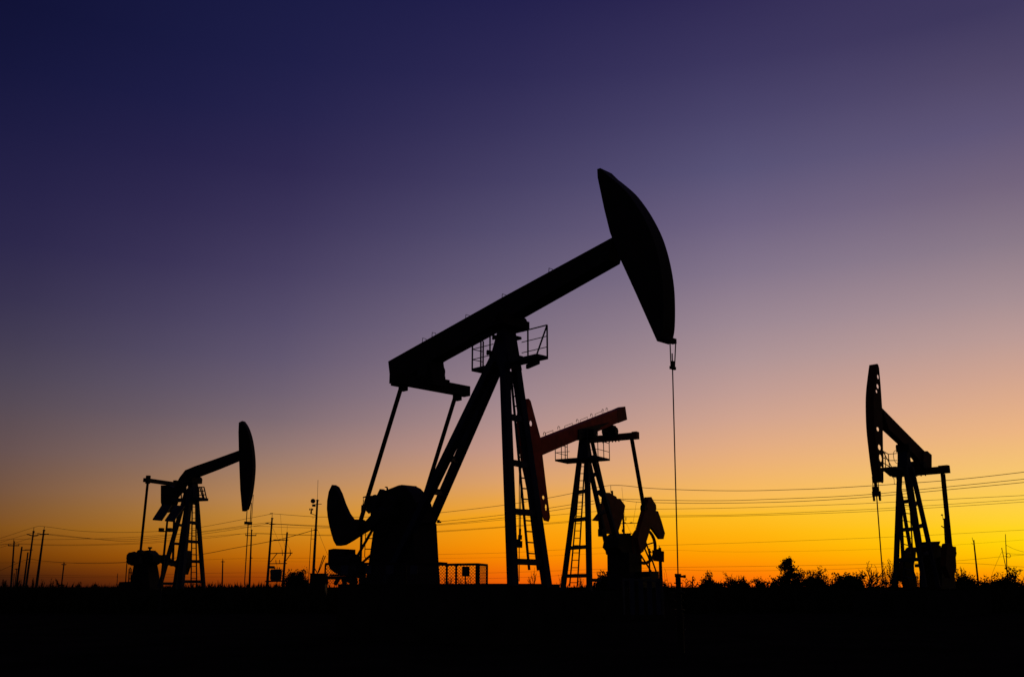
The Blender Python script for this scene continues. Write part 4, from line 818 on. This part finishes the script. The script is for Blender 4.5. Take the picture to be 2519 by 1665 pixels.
def colat(px, py):
    y = py / 1.0618
    def one(tb):
        if y <= tb[0][0]: return tb[0][1]
        for (a, c0), (b, c1) in zip(tb, tb[1:]):
            if y <= b: f = (y - a) / (b - a); return [u + (v - u) * f for u, v in zip(c0, c1)]
        return tb[-1][1]
    ks = sorted(COLS); px = min(max(px, ks[0] - 250), ks[-1] + 250)
    i = max(0, min(len(ks) - 2, sum(1 for k_ in ks if k_ <= px) - 1)); f = (px - ks[i]) / (ks[i + 1] - ks[i])
    return [max(0, u + (v - u) * f) for u, v in zip(one(COLS[ks[i]]), one(COLS[ks[i + 1]]))]
w = bpy.data.worlds.new('World'); scn.world = w; w.use_nodes = True
nt = w.node_tree; nd, lk = nt.nodes, nt.links; bg = nd['Background']
tc = nd.new('ShaderNodeTexCoord'); nv = nd.new('ShaderNodeVectorMath'); nv.operation = 'NORMALIZE'; lk.new(tc.outputs['Generated'], nv.inputs[0])
sx = nd.new('ShaderNodeSeparateXYZ'); lk.new(nv.outputs[0], sx.inputs[0])
def mth(op, a, b=None, clamp=False):
    m = nd.new('ShaderNodeMath'); m.operation = op; m.use_clamp = clamp
    for i, v in enumerate((a, b)):
        if v is None: continue
        if isinstance(v, (int, float)): m.inputs[i].default_value = v
        else: lk.new(v, m.inputs[i])
    return m.outputs[0]
az = mth('ARCTAN2', sx.outputs['X'], sx.outputs['Y']); el = mth('ARCSINE', sx.outputs['Z'])
EMAX = R(48); ef = mth('DIVIDE', el, EMAX, True)
ELS = [0, .5, 1, 1.6, 2.3, 3, 4, 5, 6, 7, 8, 9.5, 11, 13, 15, 18, 21, 24, 27, 30, 34, 38, 48]
def ramp(f):
    r = nd.new('ShaderNodeValToRGB'); cr = r.color_ramp; cr.interpolation = 'LINEAR'
    cr.elements[0].position = 0; cr.elements[1].position = 1
    for e in ELS[1:-1]: cr.elements.new(R(e) / EMAX)
    for i, e in enumerate(ELS): cr.elements[i].color = (*f(e), 1)
    lk.new(ef, r.inputs['Fac']); return r.outputs['Color']
AZ = [-36, -28, -21, -14, -7, 0, 7, 14, 21, 28, 36]; prev = None
for i, a in enumerate(AZ):
    def f(e, a=a):
        d_ = Vector((math.sin(R(a)) * math.cos(R(e)), math.cos(R(a)) * math.cos(R(e)), math.sin(R(e)))); p = proj(Vector((0, 0, CAMZ)) + d_ * 100)
        return [lin(c) for c in colat(*p)]
    c = ramp(f)
    if prev is None: prev = c
    else:
        t = mth('DIVIDE', mth('SUBTRACT', az, R(AZ[i - 1])), R(a - AZ[i - 1]), True)
        mx = nd.new('ShaderNodeMix'); mx.data_type = 'RGBA'; lk.new(t, mx.inputs[0]); lk.new(prev, mx.inputs[6]); lk.new(c, mx.inputs[7]); prev = mx.outputs[2]
# the half of the sky behind the camera is already night
t = mth('DIVIDE', mth('SUBTRACT', mth('ABSOLUTE', az), R(40)), R(35), True)
mx = nd.new('ShaderNodeMix'); mx.data_type = 'RGBA'; lk.new(t, mx.inputs[0]); lk.new(prev, mx.inputs[6]); mx.inputs[7].default_value = (.03, .026, .036, 1); prev = mx.outputs[2]
lk.new(prev, bg.inputs['Color']); bg.inputs['Strength'].default_value = 1.0

# the sun has just gone: a last trace of warm light from the bright part of the horizon
sd = bpy.data.lights.new('sun', 'SUN'); so = bpy.data.objects.new('sun', sd); col.objects.link(so)
sd.energy = .02; sd.angle = R(.5); sd.color = (1, .55, .2)
to = -Vector((math.sin(R(30)), math.cos(R(30)), math.sin(R(1.0)))); so.rotation_euler = to.to_track_quat('-Z', 'Y').to_euler(); so.location = (40, 60, 10)

scn.view_settings.view_transform = 'Standard'; scn.view_settings.look = 'None'; scn.view_settings.exposure = 0; scn.view_settings.gamma = 1
scn.render.film_transparent = False
scn.cycles.max_bounces = 4
